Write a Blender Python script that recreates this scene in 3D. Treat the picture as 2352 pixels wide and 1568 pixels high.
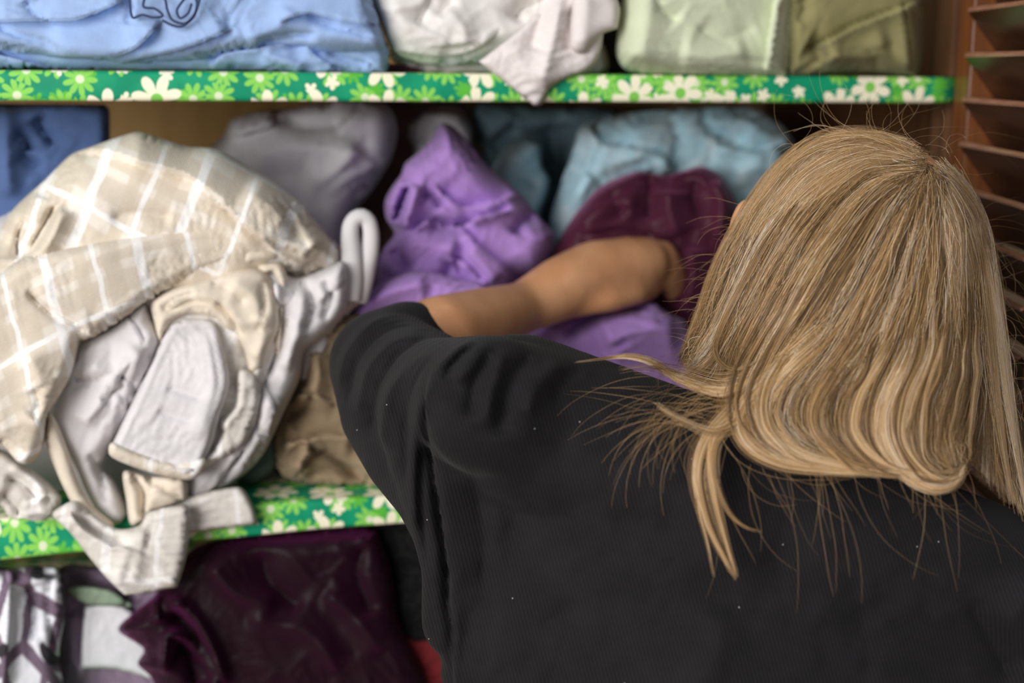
import bpy, bmesh, math, random
import numpy as np
from mathutils import Vector, Matrix
from mathutils.geometry import delaunay_2d_cdt

for o in list(bpy.data.objects):
    bpy.data.objects.remove(o, do_unlink=True)
scene = bpy.context.scene
COL = scene.collection

# ------------------------------------------------------------------ camera
YAW, PITCH, ROLL, FPX = math.radians(13.3), math.radians(11.0), math.radians(0.5), 3267.0
CAM = np.array([0.0, -1.2, 1.5])
FWD = np.array([math.sin(YAW)*math.cos(PITCH), math.cos(YAW)*math.cos(PITCH), -math.sin(PITCH)])
_r = np.array([math.cos(YAW), -math.sin(YAW), 0.0])
_u = np.cross(_r, FWD)
RGT = _r*math.cos(ROLL) + _u*math.sin(ROLL)
UPV = np.cross(RGT, FWD)
cd = bpy.data.cameras.new('camera')
cam = bpy.data.objects.new('camera', cd)
COL.objects.link(cam)
m = Matrix.Identity(4)
for i in range(3):
    m[i][0], m[i][1], m[i][2], m[i][3] = RGT[i], UPV[i], -FWD[i], CAM[i]
cam.matrix_world = m
cd.sensor_width = 36.0
cd.lens = FPX*36.0/2352.0
cd.clip_start = 0.02
cd.dof.use_dof = True
cd.dof.focus_distance = 0.985
cd.dof.aperture_fstop = 3.3
scene.camera = cam

# ------------------------------------------------------------------ light
world = bpy.data.worlds.new('room_light')
scene.world = world
world.use_nodes = True
world.node_tree.nodes['Background'].inputs[0].default_value = (0.93, 0.96, 1.0, 1)
world.node_tree.nodes['Background'].inputs[1].default_value = 0.27

def area(name, loc, target, sx, sy, power, col):
    l = bpy.data.lights.new(name, 'AREA')
    l.shape = 'RECTANGLE'; l.size = sx; l.size_y = sy; l.energy = power; l.color = col
    o = bpy.data.objects.new(name, l); COL.objects.link(o)
    o.location = loc
    o.rotation_euler = (Vector(target)-Vector(loc)).to_track_quat('-Z', 'Y').to_euler()
    return o
area('window_daylight', (-1.75, -2.1, 1.95), (0.1, 0.0, 1.25), 1.6, 1.7, 86, (1.0, 0.98, 0.955))
scene.view_settings.view_transform = 'Standard'
scene.view_settings.look = 'None'
scene.view_settings.gamma = 1.0
scene.view_settings.exposure = 0.25
scene.view_settings.use_curve_mapping = False

# ------------------------------------------------------------------ helpers
def srgb(r, g, b):
    f = lambda c: (c/255/12.92) if c/255 <= 0.04045 else ((c/255+0.055)/1.055)**2.4
    return (f(r), f(g), f(b), 1.0)

def rays(px, py):
    px = np.asarray(px, float); py = np.asarray(py, float)
    return FWD + RGT*((px-1176)/FPX)[..., None] - UPV*((py-784)/FPX)[..., None]
def at_y(px, py, Y):                       # point seen at a pixel, on the upright plane y = Y
    d = rays(px, py); Y = np.asarray(Y, float)
    return CAM + d*((Y-CAM[1])/d[..., 1])[..., None]
def at_d(px, py, d):                       # the same at distance d along the view axis
    return CAM + rays(px, py)*np.asarray(d, float)[..., None]
def W(px, py, d):
    return at_d(np.array(px), np.array(py), np.array(float(d)))
def to_px(P):
    v = np.asarray(P)-CAM
    z = v@FWD
    return 1176+FPX*(v@RGT)/z, 784-FPX*(v@UPV)/z, z

def tag(o, label=None, cat=None, group=None, kind=None):
    if label: o['label'] = label
    if cat: o['category'] = cat
    if group: o['group'] = group
    if kind: o['kind'] = kind
    return o
def empty(name, loc, label, cat, group=None):
    o = bpy.data.objects.new(name, None); COL.objects.link(o)
    o.location = loc; o.empty_display_size = 0.05
    return tag(o, label, cat, group)
def link(name, me, mat, parent=None, smooth=True):
    if mat is not None and not me.materials: me.materials.append(mat)
    if smooth:
        me.polygons.foreach_set('use_smooth', [True]*len(me.polygons))
    o = bpy.data.objects.new(name, me); COL.objects.link(o)
    if parent is not None:
        o.parent = parent
        o.matrix_parent_inverse = Matrix.Translation(parent.location).inverted()
    return o
def mesh_np(name, V, F):
    me = bpy.data.meshes.new(name)
    me.from_pydata([tuple(v) for v in V], [], [tuple(f) for f in F])
    me.update()
    return me
def box_mesh(name, lo, hi, bevel=0.0, seg=2):
    bm = bmesh.new()
    bmesh.ops.create_cube(bm, size=1.0)
    for v in bm.verts:
        v.co = Vector([(lo[i]+hi[i])/2 + v.co[i]*(hi[i]-lo[i]) for i in range(3)])
    if bevel:
        bmesh.ops.bevel(bm, geom=bm.edges[:], offset=bevel, segments=seg, affect='EDGES', profile=0.6)
    me = bpy.data.meshes.new(name); bm.to_mesh(me); bm.free()
    return me

def catmull(pts, step, closed):
    P = [np.array(p[:2], float) for p in pts]; C = [len(p) > 2 for p in pts]
    n = len(P); out = []
    rng = range(n if closed else n-1)
    for i in rng:
        p1, p2 = P[i], P[(i+1) % n]
        p0 = P[(i-1) % n] if (closed or i > 0) else p1
        p3 = P[(i+2) % n] if (closed or i+2 < n) else p2
        if C[i]: p0 = p1-(p2-p1)*0.5
        if C[(i+1) % n]: p3 = p2+(p2-p1)*0.5
        k = max(1, int(np.linalg.norm(p2-p1)/step))
        for j in range(k):
            t = j/k
            m1 = (p2-p0)*0.45; m2 = (p3-p1)*0.45
            # limit tangents so uneven spacing does not overshoot
            L = np.linalg.norm(p2-p1)+1e-9
            for mm in (m1, m2):
                q = np.linalg.norm(mm)
                if q > L: mm *= L/q
            out.append((2*t**3-3*t*t+1)*p1+(t**3-2*t*t+t)*m1+(-2*t**3+3*t*t)*p2+(t**3-t*t)*m2)
    if not closed: out.append(P[-1])
    return np.array(out)

def seg_dist(pts, poly, closed):
    """distance, signed side (+ = left of travel on screen with y down -> right-hand), arc position 0..1"""
    A = poly; B = np.roll(poly, -1, 0)
    if not closed: A, B = poly[:-1], poly[1:]
    best = np.full(len(pts), 1e18); side = np.zeros(len(pts)); arc = np.zeros(len(pts))
    L = np.linalg.norm(B-A, axis=1); cum = np.concatenate([[0], np.cumsum(L)]); tot = cum[-1]+1e-9
    for i in range(len(A)):
        d = B[i]-A[i]; l2 = d@d+1e-12
        t = np.clip(((pts-A[i])@d)/l2, 0, 1)
        q = pts-(A[i]+t[:, None]*d)
        r = (q*q).sum(1)
        mk = r < best
        best[mk] = r[mk]
        cr = d[0]*(pts[:, 1]-A[i][1])-d[1]*(pts[:, 0]-A[i][0])
        side[mk] = np.sign(cr[mk]); arc[mk] = ((cum[i]+t*L[i])/tot)[mk]
    return np.sqrt(best), side, arc

def inside(pts, poly):
    x, y = pts[:, 0], pts[:, 1]; c = np.zeros(len(pts), bool)
    j = len(poly)-1
    for i in range(len(poly)):
        xi, yi = poly[i]; xj, yj = poly[j]
        if yi != yj:
            c ^= ((yi > y) != (yj > y)) & (x < (xj-xi)*(y-yi)/(yj-yi)+xi)
        j = i
    return c

def vnoise(x, y, seed):
    rs = np.random.RandomState(seed); T = rs.rand(64, 64)*2-1
    xi = np.floor(x).astype(int); yi = np.floor(y).astype(int)
    fx = x-xi; fy = y-yi
    fx = fx*fx*fx*(fx*(fx*6-15)+10); fy = fy*fy*fy*(fy*(fy*6-15)+10)
    g = lambda a, b: T[a % 64, b % 64]
    return (g(xi, yi)*(1-fx)+g(xi+1, yi)*fx)*(1-fy)+(g(xi, yi+1)*(1-fx)+g(xi+1, yi+1)*fx)*fy

def smooth01(t):
    t = np.clip(t, 0, 1); return t*t*(3-2*t)

def fold_height(pts, folds):
    """folds: (type, polyline, width px, amount m).  r = rounded ridge, c = sharp crease,
    s = one layer lapping over the next (the side to the right of travel stands proud)"""
    h = np.zeros(len(pts))
    for f in folds:
        typ, pl, w, a = f[0], f[1], f[2], f[3]
        poly = catmull(pl, 14, False)
        d, sd, arc = seg_dist(pts, poly, False)
        end = np.minimum(smooth01(arc/0.16+0.05), smooth01((1-arc)/0.16+0.05))
        if typ == 'r':
            h += 1.25*a*end*np.exp(-(d/w)**1.45)
        elif typ == 'c':
            h -= 1.25*a*end*np.exp(-(d/w)**1.05)
        elif typ == 's':
            up = np.exp(-d/w)*(sd > 0)*smooth01(d/5.0+0.35)
            dn = -0.7*np.exp(-d/(w*0.25))*(sd <= 0)
            h += 1.25*a*end*(up+dn)
    return h

def rand_folds(poly, n, amp, w, seed, ang=None, spread=0.6, ln=(60, 190)):
    rs = random.Random(seed); out = []
    lo, hi = poly.min(0), poly.max(0)
    tries = 0
    while len(out) < n and tries < n*30:
        tries += 1
        p = np.array([rs.uniform(lo[0], hi[0]), rs.uniform(lo[1], hi[1])])
        if not inside(p[None], poly)[0]: continue
        a = rs.uniform(0, math.pi) if ang is None else math.radians(ang)+rs.gauss(0, spread)
        L = rs.uniform(*ln)/2
        d = np.array([math.cos(a), math.sin(a)]); nrm = np.array([-d[1], d[0]])
        b = rs.uniform(-0.25, 0.25)*L
        pl = [tuple(p-d*L), tuple(p+nrm*b), tuple(p+d*L)]
        t = rs.choice('srsc')
        out.append((t, pl, w*rs.uniform(0.6, 1.5)*(0.55 if t == 'c' else 1), amp*rs.uniform(0.5, 1.3)))
    return out

def buckle(V, P, tris, pin, amt, ang, seed, it=150, soft=0.012):
    """Give the sheet more length than its place allows and let it settle: it buckles into real wrinkles."""
    T = np.array(tris); E = np.unique(np.sort(np.concatenate([T[:, [0, 1]], T[:, [1, 2]], T[:, [2, 0]]]), axis=1), axis=0)
    # opposite corners of neighbouring triangles resist bending
    d_ = {}; bend = []
    for a, b, c in tris:
        for i, j, k in ((a, b, c), (b, c, a), (c, a, b)):
            key = (i, j) if i < j else (j, i)
            if key in d_: bend.append((d_[key], k))
            else: d_[key] = k
    Bn = np.array(bend)
    n = len(V); X0 = V.copy(); X = V.copy()
    mid = (P[E[:, 0]]+P[E[:, 1]])/2; dv_ = P[E[:, 1]]-P[E[:, 0]]
    th = vnoise(mid[:, 0]/190+seed, mid[:, 1]/190, seed+31)*1.5 + (math.radians(ang) if ang is not None else seed*1.7+vnoise(mid[:, 0]/330, mid[:, 1]/330+seed, seed+33)*2.5)
    co = (dv_[:, 0]*np.cos(th)+dv_[:, 1]*np.sin(th))**2/((dv_**2).sum(1)+1e-9)
    wt = smooth01(vnoise(mid[:, 0]/130+5, mid[:, 1]/130+seed, seed+37)*0.9+0.55)
    L0 = np.linalg.norm(X[E[:, 1]]-X[E[:, 0]], axis=1)
    L = L0*(1+amt*wt*(0.12+0.88*co))
    LB = np.linalg.norm(X[Bn[:, 1]]-X[Bn[:, 0]], axis=1)
    deg = (np.bincount(E.ravel(), minlength=n)+1e-9); degb = np.bincount(Bn.ravel(), minlength=n)+1e-9
    free = (~pin).astype(float)[:, None]
    px_n = vnoise(P[:, 0]/26, P[:, 1]/26, seed+41)*0.0009
    X = X+free*px_n[:, None]*np.array([0, -1.0, 0])
    def acc(I, J, D):
        out = np.empty((n, 3))
        for k in range(3): out[:, k] = np.bincount(I, D[:, k], n)-np.bincount(J, D[:, k], n)
        return out
    for q in range(it):
        d = X[E[:, 1]]-X[E[:, 0]]; l = np.linalg.norm(d, axis=1)+1e-9
        X = X+free*acc(E[:, 0], E[:, 1], d*(0.5*(l-L)/l)[:, None])*(1.5/deg)[:, None]
        d = X[Bn[:, 1]]-X[Bn[:, 0]]; l = np.linalg.norm(d, axis=1)+1e-9
        X = X+free*acc(Bn[:, 0], Bn[:, 1], d*(0.5*np.minimum(0, l-LB)/l)[:, None])*(0.35/degb)[:, None]
        X = X+free*(X0-X)*soft*np.array([1.6, 1.0, 1.6])
    return X

def cloth_patch(name, mat, parent, outline, y0, T, edge=60, folds=(), slope=(0, 0), bumps=(), noise=(0.002, 70, 0, 1.0),
                rnd=None, seed=1, spacing=8, back=None, uv=None, fat=2.0, wr=0.16, wang=None):
    """A soft body of cloth: outline and fold lines are given in photo pixels, y0 is its upright plane in
    the closet (m), T its swell towards the room (m)."""
    poly = catmull(outline, spacing*1.1, True)
    lo, hi = poly.min(0), poly.max(0); ctr = (lo+hi)/2
    rs = np.random.RandomState(seed)
    gx, gy = np.meshgrid(np.arange(lo[0], hi[0], spacing), np.arange(lo[1], hi[1], spacing*0.9))
    gx[::2] += spacing/2
    g = np.stack([gx.ravel(), gy.ravel()], 1)+rs.uniform(-1, 1, (gx.size, 2))*spacing*0.12
    ins = inside(g, poly); g = g[ins]
    d, _, _ = seg_dist(g, poly, True)
    g = g[d > spacing*0.6]
    folds = list(folds)
    if rnd: folds += rand_folds(poly, *rnd[:3], seed, *(rnd[3:]))
    # extra vertices along every crease so that fold edges run clean
    ex = []
    for f in folds:
        if f[0] == 'r' or len(f[1]) < 2: continue
        c = catmull(f[1], spacing*0.8, False); tg = np.gradient(c, axis=0); nv = np.stack([-tg[:, 1], tg[:, 0]], 1); nv /= np.linalg.norm(nv, axis=1)[:, None]+1e-9
        ex += [c+nv*2.6, c-nv*2.6] if f[0] == 's' else [c]
    if ex:
        ex = np.concatenate(ex); ex = ex[inside(ex, poly)]
    if len(ex):
        dd_, _, _ = seg_dist(ex, poly, True); ex = ex[dd_ > spacing*0.6]
    if len(ex):
        keep = np.ones(len(g), bool)
        for i in range(0, len(ex), 400):
            keep &= (((g[:, None]-ex[None, i:i+400])**2).sum(-1).min(1) > (spacing*0.55)**2)
        g = np.concatenate([g[keep], ex])
    n = len(poly)
    allp = np.concatenate([poly, g])
    res = delaunay_2d_cdt([Vector(p) for p in allp], [], [list(range(n))], 1, 1e-4)
    P = np.array([tuple(v) for v in res[0]]); tris = [tuple(t) for t in res[2]]
    d, _, _ = seg_dist(P, poly, True)
    on = d < 1e-2
    t = np.clip(d/edge, 0, 1)
    prof = (1-(1-t)**fat)**(1/fat)
    soft = smooth01(d/14)
    h = T*prof + soft*fold_height(P, folds)
    for (bx, by, rad, amp) in bumps:
        h += soft*amp*np.exp(-(((P[:, 0]-bx)**2+(P[:, 1]-by)**2)/rad**2))
    na, nsc, nang, nan_ = noise
    ca, sa = math.cos(math.radians(nang)), math.sin(math.radians(nang))
    x = (P[:, 0]*ca+P[:, 1]*sa)/(nsc*nan_); y = (-P[:, 0]*sa+P[:, 1]*ca)/nsc
    wx = vnoise(x*0.7+3, y*0.7+8, seed+5); 
    nn = vnoise(x+wx*0.8, y+wx*0.8, seed)+0.45*(1-2*np.abs(vnoise(x*1.9+wx, y*1.9, seed+1)))+0.2*vnoise(x*4.3, y*4.3, seed+2)
    h += soft*na*nn*0.55
    base = y0+slope[0]*(P[:, 0]-ctr[0])+slope[1]*(P[:, 1]-ctr[1])
    V1 = at_y(P[:, 0], P[:, 1], base-h)
    clampz = lambda Q: np.column_stack([Q[:, 0], np.minimum(Q[:, 1], 0.515), np.where(Q[:, 1] > -0.004, np.clip(Q[:, 2], *ZR), Q[:, 2])])
    if wr and spacing < 15: V1 = buckle(V1, P, tris, d < 3.0, wr, wang, seed)
    bk = T*0.6 if back is None else back
    V2 = at_y(P[:, 0], P[:, 1], base+bk*prof)
    V1, V2 = clampz(V1), clampz(V2)
    idx = np.full(len(P), -1); k = len(P); extra = []
    for i in range(len(P)):
        if on[i]: idx[i] = i
        else: idx[i] = k; k += 1; extra.append(V2[i])
    V = np.concatenate([V1, np.array(extra)]) if extra else V1
    F = []
    for a, b, c in tris:
        F.append((a, c, b)); 
    for a, b, c in tris:
        q = (idx[a], idx[b], idx[c])
        if not (on[a] and on[b] and on[c]): F.append(q)
    me = mesh_np(name, V, F)
    # cloth coordinates in metres, following the weave
    U = P-ctr if uv is None else np.stack(uv(P[:, 0], P[:, 1]), 1)
    U = U*0.00036
    U = U+0.0006*np.stack([vnoise(P[:, 0]/40, P[:, 1]/40, seed+11), vnoise(P[:, 0]/40+9, P[:, 1]/40, seed+12)], 1)*2
    full = np.concatenate([U, U[~on]])
    lay = me.uv_layers.new(name='weave')
    li = np.empty(len(me.loops), int); me.loops.foreach_get('vertex_index', li)
    lay.data.foreach_set('uv', full[li].ravel())
    return link(name, me, mat, parent)

ZR = (-9, 9)                                            # free height between two shelves
def tube_mesh(name, P, R, seg=10, caps=True, flat=1.0, nrm=None):
    P = [Vector(p) for p in P]; n = len(P); V = []; F = []
    if np.isscalar(R): R = [R]*n
    prev = None
    for i in range(n):
        t = (P[min(i+1, n-1)]-P[max(i-1, 0)]).normalized()
        if prev is None:
            a = Vector(nrm) if nrm is not None else Vector((0, 0, 1))
            if abs(a.dot(t)) > 0.95: a = Vector((1, 0, 0))
            prev = (a-t*a.dot(t)).normalized()
        else:
            prev = (prev-t*prev.dot(t)).normalized()
        b = t.cross(prev)
        for j in range(seg):
            an = 2*math.pi*j/seg
            V.append(P[i]+prev*math.cos(an)*R[i]*flat+b*math.sin(an)*R[i])
    for i in range(n-1):
        for j in range(seg):
            k = (j+1) % seg
            F.append((i*seg+j, i*seg+k, (i+1)*seg+k, (i+1)*seg+j))
    if caps:
        F.append(tuple(range(seg-1, -1, -1))); F.append(tuple((n-1)*seg+j for j in range(seg)))
    return mesh_np(name, V, F)

# ------------------------------------------------------------------ node helpers and materials
class NT:
    def __init__(s, name):
        s.m = bpy.data.materials.new(name); s.m.use_nodes = True
        s.t = s.m.node_tree; s.b = s.t.nodes['Principled BSDF']
    def n(s, typ, **kw):
        q = s.t.nodes.new(typ)
        for k, v in kw.items(): setattr(q, k, v)
        return q
    def l(s, a, b): s.t.links.new(a, b)
    def val(s, sock, v):
        if hasattr(v, 'is_output') or isinstance(v, bpy.types.NodeSocket): s.l(v, sock)
        else: sock.default_value = v
    def math(s, op, a, b=None, c=None):
        q = s.n('ShaderNodeMath', operation=op)
        s.val(q.inputs[0], a)
        if b is not None: s.val(q.inputs[1], b)
        if c is not None: s.val(q.inputs[2], c)
        return q.outputs[0]
    def mix(s, fac, a, b, mode='MIX'):
        q = s.n('ShaderNodeMix', data_type='RGBA', blend_type=mode)
        s.val(q.inputs['Factor'], fac); s.val(q.inputs[6], a); s.val(q.inputs[7], b)
        return q.outputs[2]
    def step(s, x, lo, hi):
        q = s.n('ShaderNodeMapRange', interpolation_type='SMOOTHSTEP')
        s.val(q.inputs[0], x); q.inputs[1].default_value = lo; q.inputs[2].default_value = hi
        return q.outputs[0]
    def noise(s, vec, scale, detail=2.0, rough=0.5):
        q = s.n('ShaderNodeTexNoise'); s.l(vec, q.inputs['Vector'])
        q.inputs['Scale'].default_value = scale; q.inputs['Detail'].default_value = detail
        q.inputs['Roughness'].default_value = rough
        return q.outputs['Fac']
    def bump(s, h, strength, dist):
        q = s.n('ShaderNodeBump'); q.inputs['Strength'].default_value = strength
        q.inputs['Distance'].default_value = dist; s.l(h, q.inputs['Height'])
        s.l(q.outputs[0], s.b.inputs['Normal'])

def uvsock(k): return k.n('ShaderNodeUVMap').outputs[0]
def weave_bump(k, uv, strength=0.35, fine=900.0):
    sp = k.n('ShaderNodeSeparateXYZ'); k.l(uv, sp.inputs[0])
    a = k.math('SINE', k.math('MULTIPLY', sp.outputs[0], fine*6.28/2))
    b = k.math('SINE', k.math('MULTIPLY', sp.outputs[1], fine*6.28/2))
    h = k.math('ADD', k.math('MULTIPLY', a, b), k.math('MULTIPLY', k.noise(uv, 260, 3), 2.0))
    k.bump(h, strength, 0.0006)

def cloth(name, col, rough=0.9, sheen=0.08, var=0.10, bump=0.3, spec=0.2, mottle=None, tint=None):
    k = NT(name); uv = uvsock(k)
    n = k.noise(uv, 26, 4, 0.6)
    dark = tuple(c*(1-var*1.6) for c in col[:3])+(1,); lite = tuple(min(1, c*(1+var)) for c in col[:3])+(1,)
    c = k.mix(k.step(n, 0.3, 0.7), dark, lite)
    if mottle:
        c = k.mix(k.math('MULTIPLY', k.step(k.noise(uv, mottle[1], 3, 0.65), 0.45, 0.62), mottle[2]), c, mottle[0])
    k.l(c, k.b.inputs['Base Color'])
    k.b.inputs['Roughness'].default_value = rough
    k.b.inputs['Specular IOR Level'].default_value = spec
    k.b.inputs['Sheen Weight'].default_value = sheen
    k.b.inputs['Sheen Roughness'].default_value = 0.5
    if tint: k.b.inputs['Sheen Tint'].default_value = tint
    weave_bump(k, uv, bump)
    return k.m

def plaid_material(name, base, tint, white, strength=1.0):
    k = NT(name); uv = uvsock(k)
    sp = k.n('ShaderNodeSeparateXYZ'); k.l(uv, sp.inputs[0])
    def bands(sock, period, lines):
        fr = k.math('FRACT', k.math('DIVIDE', sock, period))
        m_ = None
        for c, w in lines:
            d = k.math('ABSOLUTE', k.math('SUBTRACT', fr, c))
            q = k.math('SUBTRACT', 1.0, k.step(d, w*0.75, w*1.15))
            m_ = q if m_ is None else k.math('MAXIMUM', m_, q)
        return m_
    u, v = sp.outputs[0], sp.outputs[1]
    du = bands(u, 0.080, [(0.10, 0.11), (0.77, 0.08)]); dv = bands(v, 0.086, [(0.18, 0.12), (0.66, 0.1), (0.92, 0.06)])
    lu = bands(u, 0.080, [(0.40, 0.055), (0.93, 0.028)]); lv = bands(v, 0.086, [(0.42, 0.03)])
    c = k.mix(k.math('MULTIPLY', du, 0.6*strength), base, tint)
    c = k.mix(k.math('MULTIPLY', dv, 0.55*strength), c, tint)
    both = k.math('MULTIPLY', k.math('SUBTRACT', 1.0, du), k.math('SUBTRACT', 1.0, dv))
    c = k.mix(k.math('MULTIPLY', both, 0.22*strength), c, white)
    c = k.mix(k.math('MULTIPLY', k.math('MAXIMUM', lu, lv), 0.95*strength), c, white)
    slub = k.n('ShaderNodeMapping'); k.l(uv, slub.inputs[0]); slub.inputs['Scale'].default_value = (1, 9, 1)
    nz = k.step(k.noise(slub.outputs[0], 160, 3, 0.6), 0.3, 0.75)
    c = k.mix(k.math('MULTIPLY', nz, 0.12), c, (0.30, 0.24, 0.18, 1))
    k.l(c, k.b.inputs['Base Color'])
    k.b.inputs['Roughness'].default_value = 0.92
    k.b.inputs['Specular IOR Level'].default_value = 0.15
    k.b.inputs['Sheen Weight'].default_value = 0.15
    weave_bump(k, uv, 0.3)
    return k.m

def floral_paper(name):
    k = NT(name); uv = uvsock(k)
    def daisies(scale, radius, petals, seed, keep):
        mp = k.n('ShaderNodeMapping'); k.l(uv, mp.inputs[0])
        mp.inputs['Location'].default_value = (seed*1.37, seed*0.71, 0)
        vo = k.n('ShaderNodeTexVoronoi', voronoi_dimensions='2D', feature='F1')
        vo.inputs['Scale'].default_value = scale; vo.inputs['Randomness'].default_value = 0.75
        k.l(mp.outputs[0], vo.inputs['Vector'])
        sub = k.n('ShaderNodeVectorMath', operation='SUBTRACT')
        k.l(mp.outputs[0], sub.inputs[0]); k.l(vo.outputs['Position'], sub.inputs[1])
        s2 = k.n('ShaderNodeSeparateXYZ'); k.l(sub.outputs[0], s2.inputs[0])
        ln = k.n('ShaderNodeVectorMath', operation='LENGTH'); k.l(sub.outputs[0], ln.inputs[0])
        r = k.math('DIVIDE', ln.outputs['Value'], radius)
        cs = k.n('ShaderNodeSeparateColor'); k.l(vo.outputs['Color'], cs.inputs[0])
        an = k.math('ADD', k.math('ARCTAN2', s2.outputs[1], s2.outputs[0]), k.math('MULTIPLY', cs.outputs[1], 6.28))
        pet = k.math('POWER', k.math('ABSOLUTE', k.math('COSINE', k.math('MULTIPLY', an, petals/2))), 0.6)
        lim = k.math('ADD', 0.22, k.math('MULTIPLY', pet, 0.78))
        body = k.math('SUBTRACT', 1.0, k.step(k.math('SUBTRACT', r, lim), -0.03, 0.04))
        cen = k.math('SUBTRACT', 1.0, k.step(r, 0.22, 0.27))
        on = k.math('LESS_THAN', cs.outputs[0], keep)
        return k.math('MULTIPLY', body, on), k.math('MULTIPLY', cen, on)
    teal = srgb(8, 142, 104); lime = srgb(96, 190, 62); pale = srgb(140, 214, 92); cream = srgb(252, 246, 218)
    s1, c1 = daisies(37, 0.0135, 9, 1, 0.80)
    s2, c2 = daisies(52, 0.0095, 8, 7, 0.32)
    b1, cb = daisies(22, 0.0200, 7, 4, 0.60)
    b2, cb2 = daisies(60, 0.0065, 5, 12, 0.22)
    c = k.mix(k.step(k.noise(uv, 30, 2), 0.4, 0.65), teal, srgb(20, 158, 112))
    c = k.mix(s2, c, lime); c = k.mix(s1, c, pale); c = k.mix(c1, c, srgb(225, 235, 200))
    c = k.mix(b2, c, cream)
    c = k.mix(b1, c, cream); c = k.mix(cb, c, srgb(130, 205, 90))
    k.l(c, k.b.inputs['Base Color'])
    k.b.inputs['Roughness'].default_value = 0.45
    k.b.inputs['Specular IOR Level'].default_value = 0.35
    return k.m

def wood(name, a, b, scale=1.0, rough=0.45, axis='Z'):
    k = NT(name)
    tc = k.n('ShaderNodeTexCoord'); mp = k.n('ShaderNodeMapping'); k.l(tc.outputs['Object'], mp.inputs[0])
    sc = [30*scale, 30*scale, 30*scale]; sc['XYZ'.index(axis)] = 2.2*scale
    mp.inputs['Scale'].default_value = sc
    n = k.noise(mp.outputs[0], 2.0, 5, 0.65)
    c = k.mix(k.step(n, 0.32, 0.7), a, b)
    k.l(c, k.b.inputs['Base Color'])
    k.b.inputs['Roughness'].default_value = rough
    k.bump(n, 0.15, 0.002)
    return k.m

M = {}
M['paper'] = floral_paper('floral_shelf_paper')
M['board'] = wood('raw_shelf_board', srgb(120, 92, 58), srgb(160, 126, 84), axis='X')
M['back'] = wood('tan_back_panel', srgb(168, 130, 78), srgb(190, 150, 94), scale=0.6)
M['dark_wood'] = wood('dark_brown_panel', srgb(70, 46, 28), srgb(98, 64, 38))
M['door'] = wood('varnished_door_wood', srgb(100, 58, 30), srgb(136, 80, 42), rough=0.3)
M['slat'] = wood('varnished_slat_wood', srgb(54, 33, 21), srgb(76, 47, 30), rough=0.28, axis='Y')
M['edge'] = wood('painted_slat_edge_light', srgb(150, 100, 76), srgb(186, 138, 112), rough=0.3, axis='Y')  # glancing light on the slat edges, put into a paler colour
M['floor'] = wood('floor_wood', srgb(110, 82, 56), srgb(140, 106, 74), axis='Y')
M['plaid'] = plaid_material('beige_plaid_linen', srgb(229, 219, 204), srgb(211, 198, 180), srgb(248, 246, 244))
M['plaid_pale'] = plaid_material('pale_plaid_linen', srgb(224, 219, 212), srgb(206, 199, 192), srgb(246, 244, 244), 0.75)
M['lining'] = cloth('grey_white_linen', srgb(214, 210, 211), var=0.05)
M['cream'] = cloth('cream_linen', srgb(222, 210, 193), var=0.06)
M['white'] = cloth('off_white_cotton', srgb(226, 222, 218), var=0.05)
M['greywhite'] = cloth('grey_white_cotton', srgb(214, 211, 216), var=0.05)
M['blue'] = cloth('light_blue_cotton', srgb(156, 182, 224), var=0.05)
M['blue_dark'] = cloth('mid_blue_cotton', srgb(82, 104, 150), var=0.06)
M['navy'] = cloth('navy_cord', srgb(58, 70, 104))
M['green'] = cloth('pale_green_cotton', srgb(206, 213, 184), var=0.04)
M['olive'] = cloth('olive_green_cotton', srgb(142, 136, 94), var=0.06)
M['purple'] = cloth('purple_cotton', srgb(172, 134, 202), var=0.05, sheen=0.15)
M['teal'] = cloth('grey_teal_cotton', srgb(112, 136, 146), var=0.1, mottle=(srgb(150, 180, 190), 40, 0.5))
M['sky'] = cloth('pale_blue_cotton', srgb(180, 216, 230), var=0.06, mottle=(srgb(216, 234, 240), 45, 0.6))
M['maroon'] = cloth('maroon_satin', srgb(68, 24, 42), rough=0.55, sheen=0.6, var=0.08, bump=0.08, spec=0.25, tint=(0.40, 0.12, 0.26, 1))
M['wine'] = cloth('dark_wine_satin', srgb(27, 7, 16), rough=0.6, sheen=0.32, var=0.1, bump=0.08, spec=0.2, tint=(0.36, 0.05, 0.24, 1))
M['taupe'] = cloth('taupe_cotton', srgb(152, 132, 106), var=0.08)
M['pinkwhite'] = cloth('pinkish_white_cotton', srgb(228, 219, 216), var=0.04)
M['mauve'] = cloth('mauve_cotton', srgb(136, 116, 138), var=0.06)
M['sage'] = cloth('sage_green_print', srgb(150, 168, 146), var=0.08)
M['panel'] = cloth('white_print_panel', srgb(222, 220, 226), var=0.03)
M['black'] = cloth('black_dotted_cotton', srgb(15, 14, 15), mottle=(srgb(60, 60, 60), 120, 0.2))
M['red'] = cloth('red_cotton', srgb(120, 36, 42))
M['greygreen'] = cloth('grey_green_cotton', srgb(84, 100, 92))

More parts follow.
